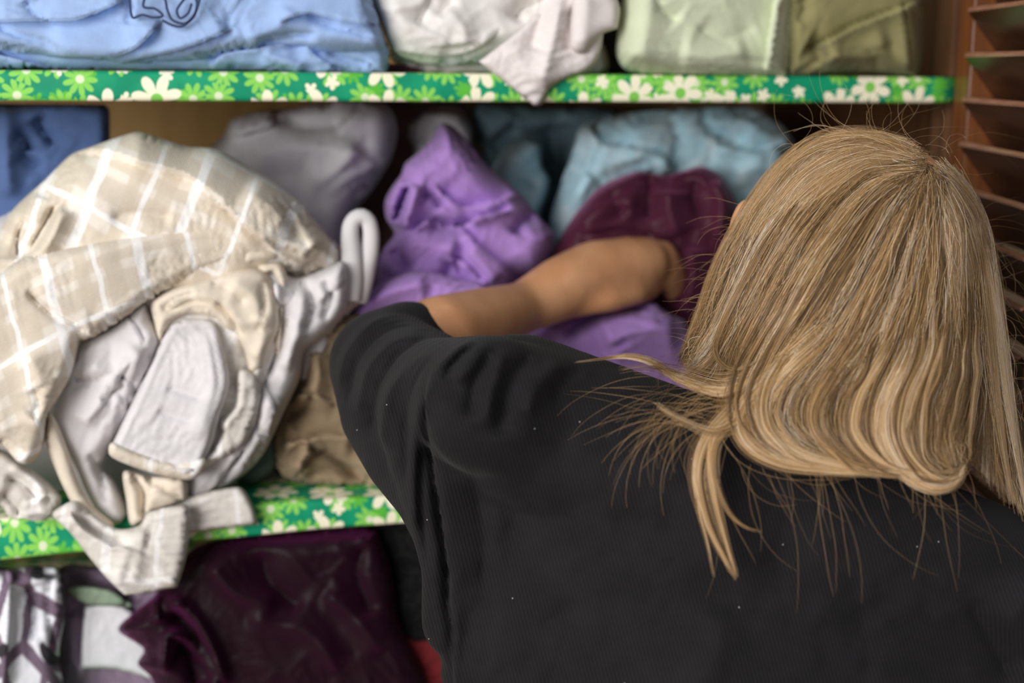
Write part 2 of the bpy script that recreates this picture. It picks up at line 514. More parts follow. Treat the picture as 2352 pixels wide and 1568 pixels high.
def floral_cloth(name):
    k = NT(name); uv = uvsock(k)
    vo = k.n('ShaderNodeTexVoronoi', voronoi_dimensions='2D', feature='DISTANCE_TO_EDGE')
    wv = k.n('ShaderNodeMapping'); k.l(uv, wv.inputs[0]); wv.inputs['Scale'].default_value = (1.35, 0.7, 1); wv.inputs['Rotation'].default_value = (0, 0, 0.3)
    vo.inputs['Scale'].default_value = 30; k.l(wv.outputs[0], vo.inputs['Vector'])
    e = k.step(vo.outputs['Distance'], 0.10, 0.16)
    c = k.mix(e, srgb(110, 92, 110), srgb(226, 226, 234))
    dn = k.step(k.noise(uv, 34, 1), 0.63, 0.67)
    c = k.mix(dn, c, srgb(40, 36, 42))
    k.l(c, k.b.inputs['Base Color']); k.b.inputs['Roughness'].default_value = 0.9
    return k.m
M['floral'] = floral_cloth('white_mauve_floral_cotton')
# ------------------------------------------------------------------ the closet
XL, XR, YB = -0.75, 0.735, 0.52
UZ, LZ, BZ = 1.4922, 1.125, 0.93            # tops of the three shelves
tag(link('floor', box_mesh('floor', (-3, -4, -0.05), (3, 2, 0.0)), M['floor'], smooth=False), kind='structure')
tag(link('wall_back', box_mesh('wall_back', (XL-0.02, YB, 0.0), (XR+0.02, YB+0.02, 2.2)), M['back'], smooth=False), kind='structure')
tag(link('wall_right', box_mesh('wall_right', (XR, -0.01, 0.0), (XR+0.02, YB, 2.2)), M['dark_wood'], smooth=False), kind='structure')
tag(link('wall_left', box_mesh('wall_left', (XL-0.02, -0.01, 0.0), (XL, YB, 2.2)), M['back'], smooth=False), kind='structure')
tag(link('ceiling', box_mesh('ceiling', (XL-0.02, -0.01, 2.2), (XR+0.02, YB+0.02, 2.22)), M['back'], smooth=False), kind='structure')
tag(link('trim_1', box_mesh('trim_1', (XR-0.03, 0.02, 0.0), (XR, 0.05, 2.2), 0.003), M['dark_wood'], smooth=False), kind='structure')

def shelf(z, thick, label, lip=0.0, seed=0, drop=None):
    root = empty('closet_shelf', (0, 0, z-thick), label, 'shelf', 'paper lined closet shelves')
    link('board', box_mesh('board', (XL, 0.003, z-thick), (XR-0.031, YB, z-0.0012)), M['board'], root, False)
    # lining paper: runs over the top, rolls over the edge, down the front and under
    prof = []; r = 0.004; y_, zz = YB-0.002, z
    th = thick+lip
    prof = [(YB-0.002, z, 0.0)] + [(YB*(1-i/8.0), z, i/8.0) for i in range(1, 8)]
    for a in range(0, 7):
        t = a/6*math.pi/2
        prof.append((r-r*math.sin(t)-0.0015, z-r+r*math.cos(t), 0))
    prof.append((-0.0018, z-th*0.5, 0))
    for a in range(0, 7):
        t = a/6*math.pi/2
        prof.append((r-r*math.cos(t)-0.0015, z-th+r-r*math.sin(t), 0))
    prof.append((0.07, z-th-0.0004, 0))
    xs = np.linspace(XL+0.001, XR-0.032, 60)
    V = []; S = []; s = 0
    for i, p in enumerate(prof):
        if i: s += math.hypot(p[0]-prof[i-1][0], p[1]-prof[i-1][1])
        S.append(s)
    for i, p in enumerate(prof):
        for x in xs:
            wob = 0.0007*math.sin(x*23+seed)+0.0005*math.sin(x*61+seed*2)
            dz = 0.0
            if drop is not None and p[1] < z-0.3*th:
                dz = drop(x)*(z-p[1])/th
            V.append((x, p[0]+(wob if p[0] < 0.02 else 0), p[1]-dz+(wob*0.3 if p[0] > 0.02 else 0)))
    n = len(xs); F = [(i*n+j, i*n+j+1, (i+1)*n+j+1, (i+1)*n+j) for i in range(len(prof)-1) for j in range(n-1)]
    me = mesh_np('paper_lining', V, F)
    lay = me.uv_layers.new(name='weave')
    uvv = np.array([(x, S[i]) for i in range(len(prof)) for x in xs])
    li = np.empty(len(me.loops), int); me.loops.foreach_get('vertex_index', li)
    lay.data.foreach_set('uv', uvv[li].ravel())
    o = link('paper_lining', me, M['paper'], root)
    so = o.modifiers.new('thickness', 'SOLIDIFY'); so.thickness = 0.0004; so.offset = -1
    return root
shelf(UZ, 0.023, 'upper closet shelf with a straight edge wrapped in green daisy paper', seed=1)
shelf(LZ, 0.026, 'lower closet shelf in green daisy paper, under the beige plaid shirt', seed=4,
      drop=lambda x: 0.010*max(0.0, min(1.0, (0.12-x)/0.30)))
shelf(BZ, 0.022, 'bottom closet shelf below the wine satin and floral cloth', seed=8)

tag(link('wall_front', box_mesh('wall_front', (XR+0.021, 0.0, 0.0), (3, 0.1, 2.6)), cloth('beige_wall_paint', srgb(150, 128, 104)), smooth=False), kind='structure')
# louvred door, folded open towards the room on the right
dv = np.array([-math.sin(math.radians(14.6)), -math.cos(math.radians(14.6)), 0.0])
dn = np.array([-dv[1]*-1, dv[0]*-1, 0.0]); dn = np.array([dv[1], -dv[0], 0.0])
if dn[0] > 0: dn = -dn                                   # face towards the room's middle (-x)
HG = np.array([0.692, -0.012, 0.0])
door = empty('louvre_door', tuple(HG), 'varnished brown louvred closet door folded open beside the shelves', 'door')
def dbox(name, s0, s1, z0, z1, n0, n1, mat, parent, bev=0.002):
    me = box_mesh(name, (s0, n0, z0), (s1, n1, z1), bev)
    for v in me.vertices:
        p = HG+dv*v.co.x+dn*v.co.y; v.co = (p[0], p[1], v.co.z)
    me.flip_normals() if np.cross(dv, dn)[2] < 0 else None
    return link(name, me, mat, parent, False)
DL, DT = 0.285, 0.028
dbox('stile', 0.0, 0.045, 0.05, 2.15, -DT, 0.0, M['door'], door)
dbox('stile', DL-0.045, DL, 0.05, 2.15, -DT, 0.0, M['door'], door)
dbox('rail', 0.0452, DL-0.0452, 0.05, 0.15, -DT+0.002, -0.002, M['door'], door)
dbox('rail', 0.0452, DL-0.0452, 2.03, 2.15, -DT+0.002, -0.002, M['door'], door)
# one slat mesh shared by all: tilted, lower edge towards the room
sm = box_mesh('slat', (0.0, -0.029, -0.0026), (DL-0.089, 0.029, 0.0026), 0.0022, 2)
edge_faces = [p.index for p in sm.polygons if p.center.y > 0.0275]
ca, sa = math.cos(math.radians(52)), math.sin(math.radians(52))
for v in sm.vertices:
    n_, z_ = v.co.y*ca-v.co.z*sa, v.co.y*sa+v.co.z*ca
    p = dv*v.co.x+dn*n_; v.co = (p[0], p[1], z_)
if np.cross(dv, dn)[2] < 0: sm.flip_normals()
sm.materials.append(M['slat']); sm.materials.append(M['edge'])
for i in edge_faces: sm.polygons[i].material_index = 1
SP = 0.0385
zs = 1.4135
k0 = int((zs-0.18)/SP)
for i in range(-k0, 16):
    z = zs+i*SP
    if z > 2.01: break
    o = bpy.data.objects.new('slat', sm); COL.objects.link(o); o.parent = door
    o.matrix_parent_inverse = Matrix.Translation(door.location).inverted()
    p = HG+dv*0.0445-dn*0.0135
    o.location = (p[0], p[1], z)

# ------------------------------------------------------------------ clothes on the upper shelf
ZR = (UZ+0.0006, 9)
def pile(name, px, py, Y, label, cat='clothes', group=None):
    p = at_y(np.array(px), np.array(py), np.array(Y))
    return empty(name, tuple(p), label, cat, group)

g = pile('folded_shirt', 400, 165, 0.06, 'folded light blue shirt with dark cord on the upper shelf, far left')
cloth_patch('lower_fold', M['blue'], g, [(-140, 60), (-140, 166, 1), (120, 165), (470, 168), (700, 173), (885, 173, 1), (893, 150), (880, 90), (600, 60)], 0.05, 0.035, 34,
    folds=[('s', [(-40, 118), (60, 142), (140, 165)], 30, 0.008), ('s', [(480, 160), (510, 124), (600, 108), (680, 92)], 34, 0.009),
           ('c', [(520, 150), (560, 158), (640, 160), (660, 168)], 8, 0.006), ('s', [(700, 90), (720, 125), (780, 166)], 30, 0.009),
           ('c', [(750, 118), (800, 140), (850, 150)], 9, 0.008), ('c', [(760, 150), (800, 160), (850, 163)], 7, 0.005), ('r', [(600, 125), (660, 140), (700, 160)], 22, 0.006)],
    noise=(0.002, 60, 10, 2), seed=3)
cloth_patch('upper_fold', M['blue'], g, [(-140, -200), (-140, 122), (0, 120), (120, 136), (270, 150), (420, 146), (520, 126), (640, 112), (760, 124), (880, 118), (874, 60), (856, 0), (845, -200)], 0.035, 0.045, 46,
    folds=[('s', [(300, -6), (215, 30), (170, 44), (90, 46), (-40, 50)], 60, 0.010), ('c', [(-40, 40), (40, 80), (110, 100), (150, 130)], 10, 0.006),
           ('s', [(375, 42), (330, 92), (300, 114), (250, 130), (100, 132)], 55, 0.011), ('c', [(55, 0), (80, 30), (110, 45)], 9, 0.005),
           ('s', [(540, 62), (470, 92), (400, 116), (290, 140)], 70, 0.008), ('s', [(880, 60), (800, 48), (700, 30), (640, 52)], 32, 0.010),
           ('c', [(590, 106), (620, 92), (680, 82), (730, 84)], 8, 0.008), ('c', [(700, 34), (770, 60), (860, 84)], 9, 0.007), ('r', [(660, 10), (640, 60), (560, 90)], 26, 0.006),
           ('c', [(296, -20), (298, 20), (294, 60)], 9, 0.006)],
    noise=(0.0025, 90, 15, 2), rnd=(8, 0.003, 26, 10, 0.5), seed=4)
for q, pl in enumerate([[(300, -40), (298, 0), (304, 40), (326, 34), (352, 40), (374, 36), (356, 20), (330, 16), (334, -6), (356, -18), (378, -4), (384, 22), (396, 46), (424, 54), (446, 36), (452, 4), (438, -14), (420, 2), (406, 24), (414, 42), (432, 30), (440, 8)],
                        [(462, -40), (458, 0), (446, 34), (420, 60), (396, 58), (372, 46)]]):
    c = catmull(pl, 5, False); yy = 0.035-0.045-0.013
    link('drawcord', tube_mesh('drawcord', at_y(c[:, 0], c[:, 1], np.full(len(c), yy)), 0.0010, 6), M['navy'], g)

g = pile('crumpled_shirt', 1050, 170, 0.08, 'crumpled off-white shirt on the upper shelf between blue and green piles')
cloth_patch('body', M['white'], g, [(830, -200), (846, 0), (866, 40), (886, 90), (910, 128), (960, 144), (1040, 150), (1130, 142), (1200, 120), (1280, 90), (1330, 0), (1330, -200)], 0.06, 0.05, 60,
    folds=[('c', [(990, -10), (975, 30), (960, 60)], 12, 0.008), ('c', [(1050, 0), (1020, 20), (1010, 40)], 12, 0.008), ('r', [(1020, 20), (1060, 60), (1070, 110)], 34, 0.010),
           ('s', [(905, 112), (980, 126), (1060, 124), (1110, 100), (1150, 60)], 40, -0.007), ('c', [(1180, 50), (1200, 20), (1240, 8)], 16, 0.016), ('r', [(880, 20), (940, 60), (1040, 100)], 40, 0.006)],
    noise=(0.004, 70, -30, 1.4), rnd=(8, 0.004, 26), seed=7)
cloth_patch('lower_fold', M['white'], g, [(890, 110), (950, 130), (1060, 136), (1180, 120), (1370, 90), (1400, 150), (1380, 176), (1100, 176), (960, 172), (935, 160), (900, 140)], 0.085, 0.02, 24,
    folds=[('c', [(960, 120), (966, 150), (960, 172)], 10, 0.012), ('c', [(1040, 140), (1010, 165)], 10, 0.006)], noise=(0.003, 40, 0, 2), seed=8)
g = pile('hanging_cloth', 1250, 170, 0.03, 'pinkish white cloth with one corner hanging over the upper shelf edge')
cloth_patch('body', M['pinkwhite'], g, [(1170, -200), (1190, -60), (1236, 10), (1200, 62), (1100, 141, 1), (1150, 182), (1226, 243, 1), (1244, 240), (1262, 205), (1300, 180), (1350, 160), (1376, 130), (1384, 60), (1350, 0), (1340, -200)], -0.006, 0.008, 26,
    folds=[('c', [(1250, -20), (1235, 60), (1215, 120)], 22, 0.007), ('r', [(1290, -10), (1270, 90), (1240, 200)], 26, 0.008), ('c', [(1310, 20), (1306, 90), (1316, 118)], 9, 0.007), ('r', [(1180, 100), (1200, 150), (1230, 220)], 26, 0.003)],
    noise=(0.0015, 60, 60, 2), seed=9, back=0.006)
cloth_patch('side_flap', M['pinkwhite'], g, [(1318, -200), (1316, -20), (1308, 100), (1318, 118), (1342, 122), (1362, 100), (1384, 78), (1418, 66, 1), (1424, 20), (1410, -30), (1412, -200)], -0.018, 0.008, 24,
    folds=[('r', [(1350, -20), (1345, 60), (1340, 110)], 22, 0.004)], noise=(0.0015, 50, 80, 2), seed=10, back=0.006)
g = pile('folded_cloth', 935, 172, 0.05, 'small sliver of maroon cloth on the upper shelf beside the blue shirt')
cloth_patch('fold', M['maroon'], g, [(880, 148), (900, 146), (950, 154), (972, 164), (968, 176), (880, 175)], 0.07, 0.012, 16, noise=(0.001, 40, 0, 2), seed=2)

g = pile('folded_cloth', 1410, 172, 0.09, 'dark filler added for the shade in the gap beside the pale green sheet')  # added dark piece: the shade inside this gap is put into its colour
cloth_patch('fold', cloth('painted_gap_shade', srgb(52, 50, 50)), g, [(1340, -60), (1450, -60), (1460, 100), (1456, 176, 1), (1340, 176, 1), (1336, 60)], 0.10, 0.015, 20, noise=(0.002, 60, 0, 1.5), seed=13, spacing=12)  # added filler standing in for the gap shade, no real folded cloth
g = pile('folded_sheet', 1620, 175, 0.06, 'pale green folded sheet on the upper shelf beside the hanging cloth')
cloth_patch('body', M['green'], g, [(1432, -200), (1430, -20), (1420, 60), (1414, 120), (1432, 158), (1480, 172, 1), (1600, 177), (1760, 180), (1815, 178, 1), (1822, 120), (1828, 40), (1830, -200)], 0.025, 0.05, 64,
    folds=[('r', [(1500, -20), (1490, 60), (1470, 150)], 40, 0.006), ('c', [(1510, -10), (1520, 20), (1560, 50)], 14, 0.006), ('c', [(1600, 60), (1660, 90), (1740, 60)], 26, 0.004),
           ('r', [(1560, 120), (1640, 130), (1720, 110)], 40, 0.005), ('s', [(1790, -30), (1775, 60), (1760, 170)], 50, -0.010)],
    noise=(0.003, 110, 20, 1.5), seed=11, wr=0.06)
g = pile('folded_trousers', 1980, 182, 0.06, 'olive green folded trousers at the right end of the upper shelf')
cloth_patch('body', M['olive'], g, [(1800, -200), (1796, 60), (1800, 140), (1806, 178, 1), (1860, 178), (1900, 172), (1990, 168), (2060, 176), (2108, 186, 1), (2120, 120), (2122, 0), (2124, -200)], 0.03, 0.045, 50,
    folds=[('s', [(1860, 110), (1900, 96), (1960, 62), (2040, 30), (2110, 6)], 46, 0.018), ('c', [(1850, 100), (1880, 118), (1894, 142)], 18, 0.020), ('r', [(1880, 130), (1960, 124), (2050, 96)], 30, 0.011),
           ('c', [(1920, 116), (2000, 116), (2060, 104)], 12, 0.004), ('c', [(1840, -10), (1850, 20), (1830, 50)], 16, 0.006), ('s', [(2070, 0), (2080, 80), (2090, 170)], 22, 0.010), ('c', [(2010, 130), (2016, 160)], 8, 0.005)],
    noise=(0.003, 90, -25, 1.8), seed=12, wr=0.12, wang=70)

# ------------------------------------------------------------------ clothes on the lower shelf
ZR = (LZ+0.0006, UZ-0.0245)
g = pile('hanging_shirt', 60, 560, 0.12, 'mid blue shirt hanging at the left behind the beige plaid shirt')
cloth_patch('body', M['blue_dark'], g, [(-140, 236), (-20, 238), (240, 240, 1), (251, 250), (252, 330), (246, 420), (230, 520), (220, 1080), (-140, 1080)], 0.13, 0.03, 26,
    folds=[('c', [(80, 265), (100, 300), (125, 335)], 16, 0.016), ('c', [(28, 300), (60, 320), (66, 350)], 14, 0.012), ('c', [(40, 345), (70, 370), (100, 370)], 16, 0.010), ('r', [(10, 240), (14, 340), (20, 460)], 24, 0.010)],
    noise=(0.003, 90, 70, 2), seed=14, spacing=12)
g = pile('bundled_sheet', 700, 560, 0.33, 'grey-white bundled sheet deep on the lower shelf behind the plaid shirt')
cloth_patch('body', M['greywhite'], g, [(514, 310), (530, 276), (590, 256), (680, 248), (760, 236), (880, 236), (912, 290), (900, 360), (860, 430), (810, 500), (790, 600), (790, 1040), (420, 1040), (430, 360), (470, 346)], 0.24, 0.06, 60,
    folds=[('s', [(620, 250), (625, 285), (580, 300), (530, 320)], 40, 0.014), ('r', [(560, 360), (700, 340), (840, 360)], 44, 0.012), ('c', [(640, 270), (700, 290), (790, 280)], 20, 0.012), ('r', [(700, 400), (760, 400), (820, 330)], 40, 0.01)],
    noise=(0.005, 110, 0, 1.5), seed=15, spacing=12)
g = pile('bundled_towel', 900, 560, 0.36, 'dark brown towel deep on the lower shelf behind the purple shirt')
cloth_patch('body', cloth('dark_brown_towel', srgb(112, 86, 76)), g, [(800, 236), (960, 236), (1080, 250), (1090, 420), (1000, 1040), (760, 1040), (770, 560), (800, 440)], 0.33, 0.04, 60, noise=(0.006, 80, 60, 2), seed=16, spacing=14)
g = pile('balled_cloth', 1000, 330, 0.33, 'pale grey cloth scrap showing above the purple shirt')
cloth_patch('body', M['greywhite'], g, [(930, 300), (960, 262), (1010, 258), (1060, 262), (1082, 300), (1075, 420), (1040, 1040), (960, 1040), (960, 420)], 0.30, 0.03, 36, folds=[('c', [(960, 330), (990, 290), (1020, 275)], 12, 0.010)], noise=(0.003, 50, 45, 2), seed=17, spacing=12)

g = pile('bundled_towel', 1250, 470, 0.35, 'grey teal towel deep on the lower shelf right of the purple shirt')
cloth_patch('body', M['teal'], g, [(1080, 246), (1240, 244), (1420, 252), (1400, 300), (1360, 420), (1340, 1040), (1100, 1040), (1100, 360)], 0.36, 0.04, 50,
    folds=[('c', [(1120, 340), (1160, 310), (1190, 280)], 18, 0.016), ('r', [(1110, 320), (1150, 290), (1180, 262)], 20, 0.012), ('c', [(1260, 280), (1270, 350), (1290, 440)], 40, 0.03)],
    noise=(0.006, 70, -40, 1.6), seed=18, spacing=12)
g = pile('balled_shirt', 1200, 470, 0.28, 'small pale blue shirt tucked behind the purple shirt')
cloth_patch('body', M['sky'], g, [(1130, 390), (1160, 340), (1210, 318), (1240, 330), (1244, 380), (1262, 410), (1256, 450), (1240, 500), (1240, 1040), (1120, 1040), (1130, 480)], 0.27, 0.04, 40,
    folds=[('c', [(1200, 420), (1215, 440), (1190, 470)], 14, 0.012), ('c', [(1235, 375), (1205, 385)], 10, 0.008)], noise=(0.005, 45, 30, 1.4), seed=19, spacing=11)
g = pile('bundled_blanket', 1550, 520, 0.26, 'pale blue bundled blanket under the right half of the upper shelf')
cloth_patch('body', M['sky'], g, [(1262, 515), (1282, 440), (1310, 360), (1336, 290), (1420, 262), (1500, 254), (1620, 246), (1740, 250), (1800, 290), (1826, 330), (1840, 420), (1840, 1000), (1262, 1000)], 0.25, 0.06, 50,
    folds=[('s', [(1350, 280), (1380, 330), (1440, 338), (1520, 360), (1560, 400)], 44, 0.016), ('r', [(1320, 480), (1360, 400), (1470, 360), (1560, 400)], 34, 0.012), ('c', [(1610, 258), (1640, 300), (1720, 330)], 16, 0.016),
           ('s', [(1640, 330), (1720, 350), (1800, 330)], 36, 0.012), ('c', [(1540, 262), (1560, 320), (1540, 390)], 18, 0.010), ('r', [(1680, 400), (1760, 380), (1820, 400)], 30, 0.01), ('c', [(1480, 390), (1500, 440)], 12, 0.01)],
    noise=(0.006, 70, -20, 1.4), rnd=(12, 0.006, 26), seed=20, spacing=11)

# purple shirt
g = pile('balled_shirt', 1030, 740, 0.12, 'bright purple shirt bunched up on the lower shelf behind the bare arm')
cloth_patch('body', M['purple'], g, [(1012, 283), (1040, 290), (1070, 320), (1120, 380), (1190, 440), (1240, 500), (1276, 536, 1), (1266, 580), (1240, 622), (1190, 644), (1170, 700), (1190, 1090), (860, 1090), (850, 760), (862, 640), (868, 600), (884, 566), (906, 536), (886, 500), (884, 462), (900, 430), (922, 400), (930, 376), (960, 350), (992, 318)], 0.15, 0.06, 60,
    folds=[('r', [(905, 520), (900, 470), (930, 410)], 15, 0.016), ('c', [(905, 512), (915, 480), (938, 422)], 8, 0.030), ('r', [(925, 530), (945, 470), (955, 420)], 16, 0.016),
           ('s', [(1190, 440), (1130, 468), (1060, 476), (1020, 450), (1000, 425)], 34, -0.014), ('c', [(966, 446), (990, 452), (1015, 480)], 13, 0.024),
           ('s', [(1180, 480), (1100, 500), (1050, 520), (980, 510), (940, 540)], 30, -0.018), ('c', [(985, 512), (1040, 520), (1090, 508)], 12, 0.020),
           ('r', [(970, 430), (1010, 480), (1060, 500), (1160, 470)], 16, 0.012), ('c', [(1180, 540), (1200, 510), (1230, 496)], 14, 0.020),
           ('s', [(1060, 520), (1090, 560), (1150, 610), (1190, 640)], 40, 0.014), ('r', [(880, 560), (960, 560), (1060, 570)], 44, 0.012),
           ('c', [(895, 575), (925, 600), (950, 622)], 11, 0.014), ('s', [(1030, 590), (1060, 600), (1100, 640), (1130, 660)], 26, 0.014), ('c', [(1040, 590), (1056, 620), (1100, 650)], 12, 0.018),
           ('r', [(1070, 570), (1110, 610), (1140, 650)], 22, 0.012), ('c', [(1010, 650), (1030, 625), (1040, 600)], 14, 0.012), ('r', [(870, 620), (880, 600), (890, 590)], 18, 0.01)],
    noise=(0.002, 70, 20, 1.6), seed=21, spacing=8, wr=0.10)
cloth_patch('sleeve', M['purple'], g, [(786, 742), (800, 712), (840, 676), (890, 640), (960, 622), (1060, 640), (1120, 660), (1120, 800), (900, 830), (790, 800)], 0.08, 0.03, 36,
    folds=[('r', [(800, 730), (880, 676), (990, 650)], 28, 0.008)], noise=(0.002, 70, -30, 1.6), seed=22)
cloth_patch('tail', M['purple'], g, [(1190, 780), (1260, 742), (1340, 716), (1430, 686), (1490, 688), (1530, 716), (1574, 736, 1), (1600, 800), (1600, 1080), (1190, 1080)], 0.10, 0.05, 50,
    folds=[('c', [(1290, 776), (1360, 730), (1430, 706), (1500, 712)], 15, 0.022), ('r', [(1240, 765), (1340, 716), (1440, 690)], 14, 0.014), ('r', [(1380, 790), (1470, 760), (1560, 750)], 50, 0.016), ('c', [(1420, 780), (1430, 800)], 16, 0.006)],
    noise=(0.003, 80, 0, 1.6), seed=23)

g = pile('satin_shirt', 1500, 700, 0.22, 'dark maroon satin shirt the hand is gripping on the lower shelf')
cloth_patch('body', M['maroon'], g, [(1262, 600), (1290, 540), (1330, 480), (1380, 428), (1440, 400), (1480, 394), (1530, 404), (1570, 392), (1612, 382), (1650, 400), (1680, 440), (1700, 490), (1740, 600), (1740, 1040), (1480, 1040), (1300, 1020), (1262, 700)], 0.16, 0.05, 60,
    folds=[('c', [(1490, 400), (1490, 450), (1486, 510)], 14, 0.016), ('c', [(1600, 410), (1590, 460), (1610, 510)], 16, 0.016), ('r', [(1320, 520), (1400, 470), (1470, 470)], 34, 0.012), ('r', [(1540, 430), (1540, 480), (1560, 540)], 34, 0.016),
           ('r', [(1640, 410), (1660, 470), (1650, 540)], 18, 0.018), ('s', [(1320, 540), (1420, 520), (1520, 540)], 30, -0.006), ('c', [(1400, 440), (1430, 500)], 24, 0.012), ('r', [(1590, 560), (1590, 640), (1570, 720)], 30, 0.02), ('c', [(1560, 600), (1550, 680)], 20, 0.02)],
    noise=(0.003, 80, 70, 1.6), seed=24, wr=0.10, wang=20)
# ------------------------------------------------------------------ the beige plaid shirt spilling over the lower shelf
g = pile('plaid_shirt', 320, 1190, 0.02, 'big crumpled beige plaid linen shirt spilling over the lower shelf', 'clothes')
cloth_patch('core', M['lining'], g, [(-140, 620), (200, 420), (560, 470), (700, 620), (640, 900), (560, 1080), (480, 1150), (200, 1160), (-140, 1150)], 0.11, 0.06, 90, noise=(0.004, 90, 0, 1), seed=30, spacing=22)
cloth_patch('shoulder_panel', M['plaid'], g, [(-140, 640), (-140, 560), (-20, 560), (4, 520), (36, 474), (100, 416), (162, 356), (212, 336), (280, 312), (320, 303), (370, 318), (430, 336), (500, 344), (570, 382), (650, 430), (712, 492), (760, 546), (786, 572), (774, 606), (716, 626), (680, 646), (650, 640), (560, 700), (300, 740), (-140, 760)], 0.055, 0.075, 130,
    folds=[('s', [(660, 612), (620, 566), (545, 502), (484, 444), (420, 402), (330, 378), (230, 348), (168, 358)], 80, 0.012),
           ('c', [(128, 466), (100, 520), (58, 590)], 9, 0.014), ('c', [(62, 498), (42, 540), (40, 600)], 15, 0.024), ('c', [(162, 452), (152, 490)], 9, 0.006), ('r', [(90, 440), (60, 500), (20, 560)], 22, 0.008),
           ('r', [(60, 600), (110, 560), (150, 470)], 22, 0.010), ('c', [(112, 506), (150, 440)], 7, 0.005), ('r', [(560, 430), (650, 500), (740, 580)], 40, 0.010), ('c', [(650, 500), (690, 540), (720, 590)], 16, 0.007),
           ('r', [(690, 600), (720, 560), (760, 560)], 22, 0.008), ('c', [(640, 470), (670, 500), (680, 560)], 12, 0.006), ('c', [(250, 500), (320, 490), (400, 500)], 14, 0.005)],
    noise=(0.003, 110, 30, 1.6), seed=31, spacing=8,
    uv=lambda x, y: (0.93*x+0.365*y-270, -0.45*x+0.86*y+20))
cloth_patch('front_panel', M['plaid'], g, [(-140, 660), (-40, 640), (0, 628), (42, 597), (115, 573), (268, 542), (400, 518), (520, 500), (580, 532), (636, 572), (652, 590), (636, 600), (560, 612), (470, 632), (400, 660), (338, 692, 1), (300, 722), (250, 752), (212, 776), (184, 782, 1), (168, 850), (140, 905), (112, 950), (106, 1000), (92, 1044), (64, 1066), (40, 1060), (0, 1022), (-140, 1000)], -0.005, 0.028, 36,
    folds=[('c', [(62, 664), (110, 708), (160, 738), (204, 762)], 8, 0.009), ('s', [(204, 764), (140, 735), (62, 668)], 24, 0.006), ('r', [(60, 800), (100, 900), (90, 1000)], 40, 0.008), ('c', [(76, 890), (90, 930), (70, 960)], 14, 0.007), ('c', [(-20, 1000), (30, 1020), (50, 1050)], 10, 0.005),
           ('r', [(560, 600), (620, 590), (645, 585)], 18, 0.005)],
    slope=(0.00005, -0.00002), bumps=[(250, 620, 160, 0.010)], noise=(0.0022, 120, 80, 1.6), seed=32, spacing=8, back=0.008,
    uv=lambda x, y: (x-0.25*(y-600)-12, y+0.62*np.minimum(x, 450)-0.43*np.minimum(x, 450)**2/900+0.2*np.maximum(x-450, 0)-740))
cloth_patch('inner_side', M['lining'], g, [(330, 690), (352, 730), (372, 778), (352, 830), (310, 920), (270, 1000), (236, 1070), (262, 1100), (300, 1180), (280, 1212), (230, 1196), (196, 1140), (160, 1060), (126, 1010), (110, 950), (140, 880), (176, 792), (260, 742)], 0.012, 0.028, 40,
    folds=[('r', [(200, 830), (260, 860), (330, 800)], 34, 0.009), ('c', [(170, 872), (210, 876)], 10, 0.007), ('c', [(270, 860), (300, 880), (310, 910)], 12, 0.010), ('r', [(190, 980), (250, 900), (280, 890)], 24, 0.007), ('c', [(230, 920), (290, 880)], 9, 0.005), ('c', [(200, 1040), (230, 1080), (240, 1160)], 14, 0.007)],
    noise=(0.003, 60, 110, 1.8), rnd=(6, 0.004, 22), seed=33)
cloth_patch('placket', M['cream'], g, [(112, 946), (132, 972), (158, 1040), (182, 1110), (212, 1160), (262, 1204), (240, 1224), (190, 1196), (156, 1140), (128, 1080), (104, 1010)], -0.020, 0.010, 16, noise=(0.0012, 60, 70, 2), seed=34, back=0.006)
cloth_patch('rolled_sleeve', M['lining'], g, [(384, 752), (410, 732), (455, 728), (497, 738), (512, 790), (530, 868), (526, 900), (508, 950), (492, 1010), (470, 1060), (440, 1096), (392, 1092), (330, 1076), (280, 1060), (252, 1040), (272, 990), (310, 910), (352, 820)], -0.012, 0.022, 20, slope=(0, -0.00007),
    folds=[('s', [(250, 1024), (330, 1062), (400, 1076), (470, 1072)], 14, 0.004), ('r', [(470, 760), (490, 880), (450, 1020)], 40, 0.006), ('c', [(380, 890), (420, 900), (470, 920)], 10, 0.003), ('c', [(360, 940), (410, 960), (450, 970)], 10, 0.0025)],
    noise=(0.0015, 60, 15, 2.5), seed=35)
cloth_patch('sleeve_hem', M['plaid'], g, [(256, 1016), (300, 1032), (350, 1050), (410, 1062), (470, 1050), (476, 1066), (444, 1100), (392, 1096), (330, 1080), (272, 1058), (250, 1042)], -0.040, 0.008, 14, noise=(0.001, 40, 0, 2), seed=36, back=0.012)
cloth_patch('side_panel', M['plaid_pale'], g, [(370, 710), (420, 680), (560, 640), (640, 640), (650, 760), (616, 860), (604, 950), (566, 1036), (480, 1086), (400, 1086), (330, 1060), (330, 960), (350, 860)], 0.004, 0.018, 30,
    folds=[('c', [(560, 780), (570, 840), (545, 900)], 12, 0.006), ('r', [(600, 760), (590, 860), (575, 960)], 18, 0.006)], noise=(0.002, 60, 80, 1.8), seed=47, uv=lambda x, y: (x+0.3*y, y-0.2*x))
